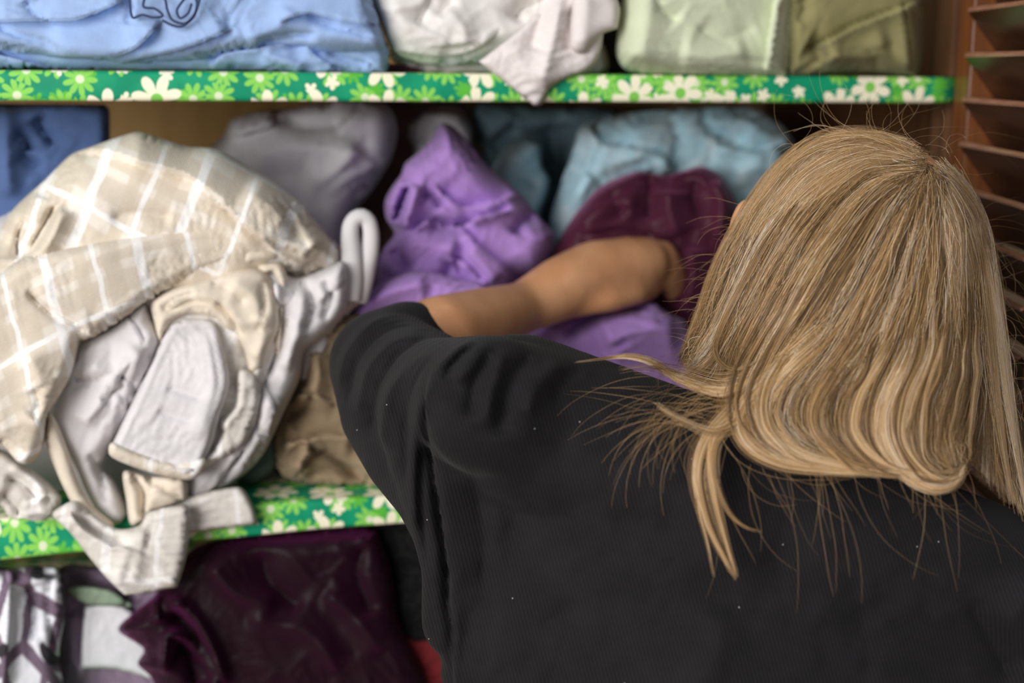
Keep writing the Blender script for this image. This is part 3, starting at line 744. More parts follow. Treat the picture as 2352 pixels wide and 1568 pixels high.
cloth_patch('collar', M['cream'], g, [(346, 700), (362, 680), (410, 656), (480, 636), (560, 616), (612, 626), (636, 690), (642, 750), (622, 800), (602, 850), (572, 856), (560, 806), (540, 770), (512, 752), (498, 734), (450, 722), (410, 732), (384, 752), (366, 784), (354, 740)], -0.010, 0.016, 24,
    folds=[('s', [(562, 772), (530, 716), (490, 690), (430, 686), (380, 716)], 40, 0.007), ('c', [(372, 716), (400, 688), (450, 674)], 9, 0.005), ('c', [(496, 690), (524, 724), (560, 776)], 7, 0.006), ('r', [(520, 650), (580, 680), (612, 760)], 26, 0.006),
           ('c', [(600, 640), (608, 700), (590, 770)], 10, 0.005), ('r', [(590, 720), (604, 770), (586, 830)], 18, 0.005), ('s', [(420, 722), (460, 712), (500, 728)], 10, 0.004), ('c', [(480, 648), (530, 664), (566, 700)], 10, 0.004)],
    noise=(0.0015, 60, -30, 1.5), seed=37, spacing=7, wr=0.07, wang=60)
cloth_patch('cuff', M['plaid_pale'], g, [(548, 850), (586, 862), (598, 900), (592, 950), (566, 1010), (530, 1044), (486, 1066), (452, 1086), (446, 1066), (490, 1030), (510, 990), (504, 970), (540, 930)], -0.018, 0.014, 20,
    folds=[('s', [(505, 985), (545, 930), (550, 870)], 14, 0.006)], noise=(0.0015, 50, 50, 2), seed=38, back=0.01)
cloth_patch('back_panel', M['lining'], g, [(600, 612), (680, 636), (740, 618), (790, 600), (802, 660), (790, 720), (740, 780), (700, 810), (688, 870), (650, 950), (606, 1040), (560, 1090), (500, 1130), (440, 1156), (420, 1120), (440, 1070), (560, 960), (596, 860), (630, 760)], 0.02, 0.035, 40,
    folds=[('c', [(650, 680), (640, 780), (610, 870)], 12, 0.010), ('r', [(700, 660), (680, 760), (650, 860)], 24, 0.010), ('c', [(700, 640), (720, 700), (700, 770)], 12, 0.008), ('r', [(620, 900), (590, 1000), (520, 1090)], 20, 0.008), ('c', [(590, 930), (560, 1030), (500, 1110)], 10, 0.010), ('c', [(740, 640), (760, 680), (740, 740)], 10, 0.009), ('r', [(630, 650), (640, 700)], 10, 0.008)],
    noise=(0.003, 55, 110, 1.8), rnd=(10, 0.005, 18, 115, 0.4), seed=39)
cloth_patch('side_seam', M['cream'], g, [(590, 612), (640, 604), (660, 640), (652, 720), (650, 790), (640, 830), (628, 780), (640, 700), (620, 650)], -0.004, 0.012, 16, folds=[('c', [(616, 620), (632, 650), (640, 680)], 7, 0.012)], noise=(0.002, 40, 90, 2), seed=49, back=0.01)
cloth_patch('crumple', M['plaid_pale'], g, [(-140, 1010), (0, 1030), (50, 1064), (90, 1090), (140, 1140), (132, 1176), (104, 1196), (50, 1198), (20, 1186), (0, 1160), (-140, 1150)], -0.002, 0.022, 26,
    folds=[('c', [(10, 1100), (50, 1110), (90, 1150)], 12, 0.014), ('s', [(40, 1190), (60, 1150), (110, 1140)], 18, 0.009), ('c', [(0, 1130), (30, 1160), (50, 1190)], 12, 0.012), ('r', [(20, 1070), (70, 1100), (110, 1140)], 16, 0.008)], noise=(0.003, 40, 40, 1.6), seed=40)
cloth_patch('mid_fold', M['cream'], g, [(284, 1082), (340, 1092), (424, 1098), (428, 1150), (390, 1166), (340, 1182), (336, 1200), (300, 1206), (290, 1150)], -0.014, 0.020, 22,
    folds=[('c', [(300, 1090), (330, 1130), (326, 1190)], 10, 0.010), ('s', [(340, 1176), (350, 1130), (424, 1150)], 16, 0.006), ('c', [(330, 1100), (380, 1120), (420, 1150)], 7, 0.005)], noise=(0.002, 40, 60, 1.6), seed=41, back=0.012)
cloth_patch('shirt_tail', M['plaid_pale'], g, [(320, 1180), (380, 1152), (440, 1136), (548, 1118), (574, 1146), (594, 1204, 1), (520, 1212), (430, 1224), (340, 1230)], -0.012, 0.008, 18, noise=(0.0012, 60, 0, 2), seed=42, back=0.006, uv=lambda x, y: (x-0.1*y, y+0.1*x))
cloth_patch('hanging_hem', M['plaid_pale'], g, [(120, 1182), (148, 1158), (176, 1150), (220, 1186), (270, 1214), (320, 1206), (340, 1176), (430, 1160), (434, 1220), (428, 1280), (408, 1348, 1), (380, 1352), (340, 1362), (286, 1366, 1), (244, 1326), (196, 1268), (160, 1222)], -0.030, 0.014, 24,
    folds=[('s', [(300, 1256), (250, 1250), (190, 1212), (160, 1176)], 34, -0.008), ('c', [(180, 1186), (220, 1220), (280, 1246)], 9, 0.006), ('r', [(300, 1250), (280, 1300), (270, 1350)], 16, 0.004), ('r', [(330, 1210), (320, 1280), (300, 1350)], 20, 0.004), ('c', [(350, 1190), (340, 1240), (330, 1280)], 12, 0.003)],
    noise=(0.0015, 60, 80, 2), seed=43, spacing=8, back=0.006, uv=lambda x, y: (x+0.10*y-60, y+0.06*x-60))

g = pile('linen_top', 790, 800, 0.04, 'off-white linen top with a standing strap loop between plaid and purple shirts')
cloth_patch('body', M['lining'], g, [(690, 640), (740, 616), (790, 606), (836, 600), (850, 630), (846, 680), (810, 714), (778, 750), (760, 820), (726, 860), (690, 880), (684, 800), (700, 720)], 0.05, 0.035, 34,
    folds=[('c', [(740, 650), (750, 700), (730, 770)], 12, 0.014), ('r', [(770, 640), (770, 700), (750, 770)], 18, 0.010), ('c', [(780, 660), (810, 670), (840, 655)], 12, 0.008), ('c', [(790, 690), (775, 730)], 9, 0.010)], noise=(0.003, 40, 100, 1.8), seed=44)
lp = catmull([(806, 690), (810, 640), (808, 590), (804, 545), (806, 518), (816, 502), (832, 497), (846, 508), (852, 536), (849, 575), (840, 612), (832, 650), (822, 690)], 6, False)
yy = np.linspace(0.02, 0.03, len(lp))
link('strap', tube_mesh('strap', at_y(lp[:, 0], lp[:, 1], yy), list(0.0082+0.0012*np.sin(np.linspace(0, 9, len(lp)))), 12, flat=1.0), M['lining'], g)
g = pile('crumpled_trousers', 760, 1110, 0.05, 'taupe crumpled trousers on the lower shelf beside the sleeve')
cloth_patch('body', M['taupe'], g, [(690, 760), (760, 730), (840, 720), (900, 800), (960, 1000), (960, 1110), (880, 1128), (760, 1122), (660, 1108), (634, 1060), (630, 1000), (650, 930), (684, 860)], 0.07, 0.05, 50,
    folds=[('s', [(640, 1020), (700, 1010), (760, 1000), (820, 1010)], 30, 0.014), ('c', [(660, 960), (700, 940), (720, 900)], 16, 0.016), ('c', [(650, 1060), (690, 1030), (750, 1040), (840, 1100)], 12, 0.016), ('r', [(680, 1080), (700, 1040), (720, 1030)], 16, 0.012), ('c', [(700, 1090), (780, 1080), (860, 1110)], 10, 0.010), ('r', [(720, 800), (730, 870), (700, 940)], 30, 0.012)],
    noise=(0.004, 50, 20, 1.8), rnd=(8, 0.006, 20), seed=45)
g = pile('folded_cloth', 590, 1100, 0.05, 'dark grey-green cloth scrap beside the taupe trousers on the lower shelf')
cloth_patch('fold', M['greygreen'], g, [(540, 1100), (570, 1030), (600, 1000), (634, 1000), (640, 1060), (620, 1090), (580, 1112)], 0.06, 0.02, 24, noise=(0.002, 40, 0, 1), seed=46)

# ------------------------------------------------------------------ clothes on the bottom shelf
ZR = (BZ+0.0006, LZ-0.0375)
g = pile('floral_blouse', 60, 1700, 0.05, 'white and mauve floral blouse at the lower left corner below the plaid shirt')
cloth_patch('body', M['floral'], g, [(-140, 1310), (20, 1305), (90, 1300), (140, 1310), (150, 1400), (136, 1500), (140, 1730), (-140, 1730)], 0.06, 0.03, 40,
    folds=[('c', [(60, 1340), (80, 1400), (70, 1470)], 14, 0.010), ('r', [(20, 1320), (16, 1450), (4, 1600)], 14, 0.012), ('c', [(120, 1300), (110, 1400), (130, 1500)], 10, 0.008)], noise=(0.003, 60, 80, 1.8), seed=50)
cloth_patch('hem', M['mauve'], g, [(14, 1310), (34, 1320), (22, 1420), (14, 1520), (4, 1730), (-40, 1730), (-6, 1520), (4, 1400)], 0.035, 0.012, 14, noise=(0.001, 60, 80, 2), seed=51)
g = pile('printed_pillowcase', 250, 1700, 0.08, 'mauve pillowcase with a white printed panel hanging below the plaid hem')
cloth_patch('body', M['mauve'], g, [(130, 1312), (220, 1300), (330, 1310), (420, 1400), (470, 1568), (480, 1730), (124, 1730), (136, 1500)], 0.10, 0.02, 34, folds=[('c', [(150, 1310), (230, 1350), (300, 1400)], 20, 0.010), ('r', [(170, 1400), (165, 1500), (200, 1560)], 20, 0.006)], noise=(0.003, 90, 60, 1.6), seed=52)
cloth_patch('printed_panel', M['panel'], g, [(194, 1392, 1), (240, 1384), (300, 1400), (350, 1470), (390, 1560), (400, 1582, 1), (340, 1556), (260, 1536), (184, 1536, 1), (188, 1460)], 0.072, 0.006, 12, noise=(0.001, 60, 0, 1), seed=53, back=0.003)
cloth_patch('leaf_print', M['sage'], g, [(152, 1350), (200, 1346), (260, 1356), (300, 1390), (270, 1392), (220, 1392), (180, 1380)], 0.067, 0.003, 10, noise=(0.0006, 60, 0, 1), seed=54, back=0.002)
g = pile('satin_dress', 620, 1700, 0.06, 'dark wine satin dress heaped on the bottom shelf under the lower shelf')
cloth_patch('body', M['wine'], g, [(272, 1446), (310, 1404), (350, 1372), (400, 1310), (440, 1262), (500, 1240), (620, 1226), (760, 1214), (860, 1210), (900, 1300), (920, 1420), (980, 1560), (1000, 1730), (420, 1730), (350, 1560), (316, 1524), (330, 1490)], 0.05, 0.06, 60,
    folds=[('r', [(360, 1372), (358, 1400), (362, 1430)], 10, 0.012), ('r', [(370, 1370), (430, 1400), (480, 1470), (520, 1580)], 13, 0.016), ('c', [(385, 1400), (430, 1440), (460, 1500), (490, 1580)], 20, 0.018), ('r', [(330, 1520), (372, 1530), (385, 1460), (430, 1466), (480, 1530), (500, 1600)], 12, 0.018),
           ('c', [(400, 1480), (430, 1500), (450, 1580)], 14, 0.016), ('r', [(480, 1290), (540, 1360), (640, 1390)], 22, 0.010), ('r', [(560, 1420), (700, 1450), (780, 1540)], 30, 0.010), ('c', [(600, 1260), (620, 1340), (700, 1400)], 30, 0.012), ('r', [(740, 1360), (800, 1400), (880, 1500)], 24, 0.010), ('c', [(840, 1240), (820, 1320), (860, 1420)], 24, 0.012)],
    noise=(0.006, 90, 50, 1.7), seed=55, wr=0.10, wang=40)
g = pile('dotted_dress', 930, 1700, 0.07, 'black dotted dress on the bottom shelf right beside the black shirt')
cloth_patch('body', M['black'], g, [(830, 1214), (940, 1196), (1060, 1196), (1060, 1730), (940, 1730), (900, 1500), (880, 1340)], 0.07, 0.04, 50, noise=(0.004, 70, 70, 1.6), seed=56, spacing=12)
g = pile('red_scarf', 940, 1700, 0.05, 'small dark red scarf end at the bottom beside the black shirt')
cloth_patch('body', M['red'], g, [(884, 1470), (920, 1456), (960, 1460), (1030, 1470), (1030, 1730), (930, 1730), (930, 1545)], 0.045, 0.02, 24, noise=(0.002, 50, 50, 1.5), seed=57, spacing=10)
# ------------------------------------------------------------------ the person
HC = W(1965, 625, 1.03)
def nrm(v): v = np.asarray(v, float); return v/np.linalg.norm(v)
HU = nrm(0.20*RGT+0.86*UPV+0.38*FWD)                     # top of the tilted head
HF = nrm(FWD-0.10*RGT); HF = nrm(HF-HU*(HF@HU))          # where the face looks: into the closet, downwards
HR = np.cross(HF, HU)

_ICO = {}
def ico(sub):
    if sub not in _ICO:
        bm = bmesh.new(); bmesh.ops.create_icosphere(bm, subdivisions=sub, radius=1.0)
        bm.verts.ensure_lookup_table()
        _ICO[sub] = (np.array([tuple(v.co) for v in bm.verts]), np.array([[v.index for v in f.verts] for f in bm.faces])); bm.free()
    return _ICO[sub]
class Lump:                                              # gathers overlapping rounded shapes, then fuses them to one skin
    def __init__(s): s.V, s.F, s.n = [], [], 0
    def ell(s, c, ax, sub=3):
        v, f = ico(sub)
        s.V.append(v@np.array(ax)+np.array(c)); s.F.append(f+s.n); s.n += len(v)
    def ball(s, c, r, sub=3): s.ell(c, ((r, 0, 0), (0, r, 0), (0, 0, r)), sub)
    def chain(s, pts, sub=2):                            # (point, radius) pairs, tapering limb
        for (p, r), (q, t) in zip(pts[:-1], pts[1:]):
            p, q = np.array(p), np.array(q); L = np.linalg.norm(q-p)
            n = max(2, int(L/(min(r, t)*0.36)))
            for i in range(n+1):
                f = i/n; s.ball(p*(1-f)+q*f, r*(1-f)+t*f, sub)
    def mesh(s, name):
        return mesh_np(name, np.concatenate(s.V), np.concatenate(s.F).tolist())
    def fuse(s, name, voxel, smooth, lam=0.5):
        me = s.mesh('tmp')
        ob = bpy.data.objects.new('tmp', me); COL.objects.link(ob)
        md = ob.modifiers.new('r', 'REMESH'); md.mode = 'VOXEL'; md.voxel_size = voxel; md.use_smooth_shade = True
        dg = bpy.context.evaluated_depsgraph_get()
        out = bpy.data.meshes.new_from_object(ob.evaluated_get(dg)); out.name = name
        bpy.data.objects.remove(ob, do_unlink=True); bpy.data.meshes.remove(me)
        relax(out, smooth, lam)
        return out
def coords(me):
    a = np.empty(len(me.vertices)*3); me.vertices.foreach_get('co', a); return a.reshape(-1, 3)
def set_coords(me, V):
    me.vertices.foreach_set('co', np.asarray(V).ravel()); me.update()
def relax(me, it, lam):
    V = coords(me); E = np.empty(len(me.edges)*2, int); me.edges.foreach_get('vertices', E); E = E.reshape(-1, 2)
    deg = np.bincount(E.ravel(), minlength=len(V)).astype(float)[:, None]
    for i in range(it):
        S = np.zeros_like(V)
        for k in range(3):
            S[:, k] = np.bincount(E[:, 0], V[E[:, 1], k], len(V))+np.bincount(E[:, 1], V[E[:, 0], k], len(V))
        L = S/deg-V
        V = V+L*(lam if i % 2 == 0 else -lam*0.9 if it > 3 and False else lam)
    set_coords(me, V)

def cell(px, py, d, a, b, c, rot=0.0):
    """ellipsoid axes: a along the shoulder line, b in depth, c along the spine"""
    R = RGT*math.cos(rot)-UPV*math.sin(rot); U = RGT*math.sin(rot)+UPV*math.cos(rot)
    return W(px, py, d), (R*a, FWD*b, U*c)

TILT = 0.32
SHL, ELB = W(1130, 932, 0.93), W(885, 838, 1.13)
def torso(L, g, extra):                                   # g = how far the cloth stands off the skin
    for f in np.linspace(0, 1, 26):                       # shoulder girdle
        px, py, d = 1190+(2345-1190)*f, 965+(1385-965)*f, 0.97
        bulge = 0.010*math.sin(math.pi*f)
        L.ell(*cell(px, py, d, 0.06, 0.052+g+bulge, 0.050+g, TILT))
    for f in np.linspace(0, 1, 8):                        # base of the neck
        L.ell(*cell(1850+40*f, 1120-70*f, 0.975, 0.12-0.055*f, 0.055+g*0.5, 0.05, TILT))
    rows = [(1790, 1180, .995, .200, .092), (1765, 1280, 1.0, .218, .104), (1735, 1420, 1.0, .222, .110), (1712, 1568, 1.0, .221, .113),
            (1700, 1800, 1.0, .208, .112), (1695, 2100, 1.01, .192, .108), (1690, 2420, 1.02, .190, .112)]
    for r0, r1 in zip(rows[:-1], rows[1:]):
        n = 6
        for i in range(n+1):
            q = [a*(1-i/n)+b*(i/n) for a, b in zip(r0, r1)]
            rot = TILT*max(0.0, 1-(q[1]-1100)/700)
            L.ell(*cell(q[0], q[1], q[2], q[3]-0.012+g, q[4]-0.012+g, 0.05, rot))

person = empty('person', tuple(W(1700, 1568, 1.0)*np.array([1, 1, 0])), 'person in a black shirt with long blonde hair, seen from behind, reaching into the closet', 'person')

def skin_material():
    k = NT('skin'); tc = k.n('ShaderNodeTexCoord')
    n = k.noise(tc.outputs['Object'], 22, 4, 0.6)
    c = k.mix(k.step(n, 0.3, 0.7), srgb(204, 146, 104), srgb(222, 166, 124))
    k.l(c, k.b.inputs['Base Color']); k.b.inputs['Roughness'].default_value = 0.5
    k.b.inputs['Subsurface Weight'].default_value = 0.12
    k.b.inputs['Subsurface Radius'].default_value = (0.012, 0.005, 0.003)
    k.b.inputs['Subsurface Scale'].default_value = 0.4
    k.bump(k.noise(tc.outputs['Object'], 500, 3), 0.08, 0.0006)
    return k.m
def shirt_material():
    k = NT('black_twill_knit'); uv = uvsock(k)
    sp = k.n('ShaderNodeSeparateXYZ'); k.l(uv, sp.inputs[0])
    u, v = sp.outputs[0], sp.outputs[1]
    diag = k.math('ADD', k.math('MULTIPLY', u, 0.86), k.math('MULTIPLY', v, 0.22))
    rib = k.math('SINE', k.math('MULTIPLY', diag, 6.28/0.0021))
    n = k.noise(uv, 30, 4, 0.6)
    c = k.mix(k.step(n, 0.3, 0.7), srgb(19, 18, 19), srgb(26, 24, 26))
    c = k.mix(k.math('MULTIPLY', k.step(rib, 0.0, 1.0), 0.10), c, srgb(64, 62, 68))
    vo = k.n('ShaderNodeTexVoronoi', voronoi_dimensions='2D'); k.l(uv, vo.inputs['Vector']); vo.inputs['Scale'].default_value = 70
    cs = k.n('ShaderNodeSeparateColor'); k.l(vo.outputs['Color'], cs.inputs[0])
    lint = k.math('MULTIPLY', k.math('LESS_THAN', vo.outputs['Distance'], 0.03), k.math('LESS_THAN', cs.outputs[0], 0.03))
    c = k.mix(k.math('MULTIPLY', lint, 0.6), c, srgb(190, 190, 190))
    k.l(c, k.b.inputs['Base Color'])
    k.b.inputs['Roughness'].default_value = 0.85; k.b.inputs['Specular IOR Level'].default_value = 0.15
    k.b.inputs['Sheen Weight'].default_value = 0.04; k.b.inputs['Sheen Roughness'].default_value = 0.5
    h = k.math('ADD', rib, k.math('MULTIPLY', k.noise(uv, 900, 2), 1.5))
    k.bump(h, 0.22, 0.0005)
    return k.m
M['skin'] = skin_material(); M['tee'] = shirt_material()

# body: head, neck, trunk, both arms and hands as one skin
B = Lump()
B.ell(HC, (HR*0.076, HF*0.094, HU*0.094), 4)
B.ell(HC+HF*0.036-HU*0.050, (HR*0.060, HF*0.060, HU*0.066), 3)                  # face and jaw
B.ell(HC+HF*0.070-HU*0.098, (HR*0.026, HF*0.022, HU*0.018), 3)                  # chin
B.chain([(HC+HF*0.090-HU*0.020, 0.008), (HC+HF*0.106-HU*0.050, 0.011)])         # nose
for s in (-1, 1):
    B.ell(HC+HF*0.101-HU*0.056+HR*0.010*s, (HR*0.008, HF*0.008, HU*0.007), 2)
    B.ell(HC+HF*0.080-HU*0.002+HR*0.030*s, (HR*0.024, HF*0.010, HU*0.007), 2)   # brow
    B.ell(HC+HF*0.066-HU*0.048+HR*0.038*s, (HR*0.020, HF*0.018, HU*0.020), 2)   # cheek
for dz in (0.072, 0.081):
    B.ell(HC+HF*0.090-HU*dz, (HR*0.021, HF*0.009, HU*0.0055), 2)                # lips
EARL = W(1700, 532, 1.06)
B.ell(EARL, (nrm(HR+0.5*HF)*0.011, HF*0.018, HU*0.030), 3)
B.chain([(EARL, 0.010), (HC-HR*0.06, 0.014)])
EARR = HC+HR*0.080-HU*0.012
B.ell(EARR, (HR*0.010, HF*0.018, HU*0.030), 3)
NB = W(1880, 1070, 0.985)
B.chain([(HC-HU*0.060-HF*0.020, 0.050), (NB*0.5+(HC-HU*0.06-HF*0.02)*0.5, 0.047), (NB, 0.054)], 3)
torso(B, 0.0, 0)
B.chain([(SHL, 0.036), (W(1000, 900, 1.03), 0.037), (ELB, 0.036), (W(1010, 776, 1.17), 0.037), (W(1110, 738, 1.22), 0.031), (W(1200, 707, 1.27), 0.0245)])
B.chain([(W(1200, 707, 1.27), 0.0245), (W(1290, 662, 1.30), 0.031), (W(1370, 630, 1.33), 0.034), (W(1440, 614, 1.35), 0.031), (W(1480, 606, 1.36), 0.026)])
for i in range(4):                                        # four fingers bent round the satin
    o_ = 24*i; ln = (0, 8, 5, -6)[i]
    B.chain([(W(1470, 566+o_, 1.355+0.004*i), 0.0115), (W(1528+ln, 574+o_, 1.372), 0.0108), (W(1552+ln, 604+o_, 1.398), 0.0098), (W(1540+ln, 634+o_*0.8, 1.420), 0.0088), (W(1510+ln, 642+o_*0.7, 1.428), 0.0080)], 2)
B.chain([(W(1300, 690, 1.30), 0.018), (W(1400, 690, 1.305), 0.0125), (W(1460, 678, 1.325), 0.011), (W(1500, 668, 1.36), 0.0095)])   # thumb
ARM_R = [(W(2345, 1420, 0.965), 0.040), (W(2390, 1950, 0.97), 0.036), (W(2380, 2250, 1.0), 0.033), (W(2370, 2500, 1.04), 0.024)]
B.chain(ARM_R)
pr = ARM_R[-1][0]; ad = nrm(pr-ARM_R[-2][0])
B.chain([(pr, 0.024), (pr+ad*0.05, 0.030), (pr+ad*0.08, 0.028)])
for i in range(4):
    b_ = pr+ad*0.085+FWD*(0.022-0.015*i); L_ = (0.060, 0.072, 0.068, 0.054)[i]
    B.chain([(b_, 0.0095), (b_+ad*L_*0.5-RGT*0.004, 0.009), (b_+ad*L_-RGT*0.018, 0.0075)])
B.chain([(pr+ad*0.02+FWD*0.02, 0.013), (pr+ad*0.055+FWD*0.05-RGT*0.01, 0.010), (pr+ad*0.085+FWD*0.058-RGT*0.015, 0.0085)])
body = link('body', B.fuse('body', 0.0036, 14), M['skin'], person)
eye_m = NT('eye_white'); eye_m.b.inputs['Base Color'].default_value = srgb(235, 232, 228); eye_m.b.inputs['Roughness'].default_value = 0.2
for s in (-1, 1):
    L = Lump(); L.ball(HC+HF*0.0735-HU*0.018+HR*0.030*s, 0.0125, 3)
    link('eye', L.mesh('eye'), eye_m.m, person)

# black shirt with wide sleeve
S = Lump()
torso(S, 0.010, 1)
S.chain([(SHL, 0.047), (W(1010, 918, 1.03), 0.046), (ELB, 0.0455), (W(938, 812, 1.155), 0.0435)], 3)
S.chain([(W(1130, 932, 0.93), 0.046), (W(1300, 985, 0.965), 0.052)], 3)
S.chain([(ELB, 0.045), (W(893, 944, 1.09), 0.0385), (W(938, 1042, 1.04), 0.0335), (W(990, 1132, 1.0), 0.027), (W(1026, 1212, 0.985), 0.025), (W(1056, 1300, 0.98), 0.027), (W(1064, 1420, 0.985), 0.030)], 3)
S.chain([(W(1010, 960, 1.0), 0.045), (W(1060, 1100, 0.985), 0.045), (W(1110, 1260, 0.985), 0.045)], 3)
S.chain([(ARM_R[0][0], 0.052), (W(2380, 1800, 0.97), 0.048), (W(2390, 1950, 0.97), 0.046)], 3)
sme = S.fuse('shirt', 0.0030, 12)
V = coords(sme); N = np.empty(len(V)*3); sme.vertices.foreach_get('normal', N); N = N.reshape(-1, 3)
px, py, dz = to_px(V); P2 = np.stack([px, py], 1)
face = np.clip(-(N*nrm(FWD)).sum(1), 0, 1)
folds = [('s', [(1046, 1640), (1040, 1480), (1030, 1320), (1014, 1200), (996, 1080), (980, 980), (978, 900), (992, 838)], 46, 0.012),
         ('c', [(990, 900), (984, 1000), (1000, 1130), (1020, 1280), (1034, 1450)], 14, 0.008),
         ('c', [(1016, 868), (1030, 850), (1052, 822), (1090, 790)], 10, 0.008), ('r', [(1000, 850), (1040, 810), (1090, 772)], 18, 0.006), ('r', [(1040, 880), (1080, 840), (1120, 780)], 18, 0.006),
         ('c', [(1150, 1010), (1156, 930), (1180, 860), (1230, 806)], 22, 0.008), ('c', [(1082, 960), (1090, 880), (1130, 810)], 16, 0.006), ('r', [(1210, 960), (1230, 890), (1290, 826)], 24, 0.005),
         ('r', [(1120, 980), (1126, 900), (1160, 800)], 16, 0.005), ('c', [(1270, 940), (1290, 880), (1340, 840)], 18, 0.004),
         ('r', [(776, 900), (800, 810), (860, 740), (940, 716)], 16, 0.006), ('c', [(796, 930), (820, 830), (880, 764), (960, 742)], 13, 0.006), ('r', [(820, 960), (842, 860), (900, 790), (980, 760)], 16, 0.006),
         ('c', [(850, 1000), (866, 890), (920, 812), (1000, 780)], 14, 0.007), ('r', [(876, 1040), (890, 920), (940, 840), (1010, 800)], 16, 0.005), ('c', [(930, 1110), (930, 980), (950, 880), (1000, 820)], 14, 0.006),
         ('r', [(956, 1240), (950, 1100), (956, 980), (980, 880)], 14, 0.006), ('c', [(980, 1300), (966, 1160), (966, 1020)], 10, 0.006),
         ('r', [(1130, 1040), (1150, 1200), (1140, 1400), (1110, 1600)], 60, 0.004), ('c', [(1080, 1060), (1110, 1200), (1110, 1360)], 22, 0.004),
         ('r', [(1300, 1180), (1500, 1260), (1800, 1280)], 90, 0.004), ('c', [(2330, 1560), (2270, 1450), (2230, 1380)], 24, 0.005), ('r', [(2300, 1440), (2340, 1380), (2360, 1300)], 30, 0.005),
         ('c', [(1240, 1640), (1300, 1480), (1330, 1360)], 40, 0.003), ('r', [(1560, 1640), (1640, 1500), (1660, 1380)], 70, 0.004), ('c', [(1980, 1640), (2000, 1500), (1960, 1380)], 60, 0.003)]
sel = (px > 600) & (px < 2500) & (py > 600) & (py < 1800) & (face > 0.02)
h = np.zeros(len(V)); h[sel] = 1.4*fold_height(P2[sel], folds)
h += 0.0016*vnoise(px/90, py/90, 77)+0.0008*vnoise(px/35, py/35, 78)
V = V-FWD*(h*np.minimum(1, face*2.5))[:, None]
set_coords(sme, V)
lay = sme.uv_layers.new(name='weave')
UVv = np.stack([(V-CAM)@RGT, (V-CAM)@UPV], 1)
li = np.empty(len(sme.loops), int); sme.loops.foreach_get('vertex_index', li)
lay.data.foreach_set('uv', UVv[li].ravel())
relax(sme, 1, 0.4)
shirt = link('shirt', sme, M['tee'], person)

# trousers and shoes, below the frame
hipc = W(1690, 2420, 1.02)
T_ = Lump()
for f in np.linspace(0, 1, 6):
    T_.ell(hipc+np.array([0, 0, 0.04-0.14*f]), (RGT*0.178, nrm([FWD[0], FWD[1], 0])*0.112, np.array([0, 0, 0.07])), 3)
gfw = nrm([FWD[0], FWD[1], 0])
feet = []
for s in (-1, 1):
    hp = hipc-np.array([0, 0, 0.10])+RGT*0.085*s
    kn = np.array([hp[0], hp[1], hp[2]*0.55+0.0])+gfw*0.01; an = np.array([hp[0], hp[1], 0.09])-gfw*0.02
    T_.chain([(hp, 0.088), (kn, 0.062), (an, 0.050)], 3); feet.append(an)
denim = cloth('dark_denim', srgb(40, 48, 66))
link('trousers', T_.fuse('trousers', 0.009, 4), denim, person)
shoe_m = cloth('dark_shoe_leather', srgb(50, 40, 36), rough=0.5)
for an in feet:
    L = Lump(); b0 = np.array([an[0], an[1], 0.042])
    L.chain([(b0-gfw*0.04, 0.036), (b0+gfw*0.08, 0.036), (b0+gfw*0.16-np.array([0, 0, 0.008]), 0.030)], 3)
    L.chain([(b0, 0.038), (b0+np.array([0, 0, 0.05]), 0.042)], 3)
    sm_ = L.fuse('shoe', 0.006, 4); vv = coords(sm_); vv[:, 2] = np.maximum(vv[:, 2], 0.0); set_coords(sm_, vv)
    link('shoe', sm_, shoe_m, person)
# ------------------------------------------------------------------ hair
from mathutils.bvhtree import BVHTree
def bvh(me): return BVHTree.FromPolygons([tuple(v) for v in coords(me)], [tuple(p.vertices) for p in me.polygons])
def hair_material(name, under=False):
    k = NT(name)
    at = k.n('ShaderNodeAttribute', attribute_name='tone')
    hi = k.n('ShaderNodeHairInfo')
    t = k.math('ADD', at.outputs['Fac'], k.math('MULTIPLY', k.math('SUBTRACT', hi.outputs['Random'], 0.5), 0.20))
    r = k.n('ShaderNodeValToRGB'); k.l(t, r.inputs[0]); e = r.color_ramp.elements
    e[0].position = 0.0; e[0].color = srgb(70, 54, 36)
    e[1].position = 1.0; e[1].color = srgb(232, 216, 194)
    for p, c in ((0.28, srgb(116, 90, 60)), (0.5, srgb(156, 122, 80)), (0.72, srgb(198, 158, 104))):
        q = e.new(p); q.color = c
    k.l(r.outputs[0], k.b.inputs['Base Color'])
    k.b.inputs['Roughness'].default_value = 0.42; k.b.inputs['Specular IOR Level'].default_value = 0.5
    return k.m
M['hair'] = hair_material('blonde_hair')
def mass_material():
    k = NT('blonde_hair_mass'); uv = uvsock(k)
    mp = k.n('ShaderNodeMapping'); k.l(uv, mp.inputs[0]); mp.inputs['Scale'].default_value = (900, 60, 1)
    n = k.noise(mp.outputs[0], 1.0, 3)
    k.l(k.mix(k.step(n, 0.3, 0.7), srgb(92, 70, 46), srgb(140, 108, 70)), k.b.inputs['Base Color'])
    k.b.inputs['Roughness'].default_value = 0.6
    k.bump(n, 0.4, 0.001)
    return k.m
M['hair_mass'] = mass_material()

# cap round the front and far side of the skull
L = Lump(); L.ell(HC+HU*0.008+HF*0.004, (HR*0.082, HF*0.094, HU*0.094), 5)
capm = L.mesh('hair_cap')
capm.uv_layers.new(name='weave')
capm.materials.append(M['hair_mass']); capm.materials.append(M['skin'])
for p in capm.polygons:                                    # bare scalp at the whorl
    x_, y_, z_ = to_px(np.array(p.center))
    if math.hypot(x_-2138, (y_-390)*0.7) < 26 and z_ < 1.03: p.material_index = 1
link('hair_cap', capm, M['hair_mass'], person)

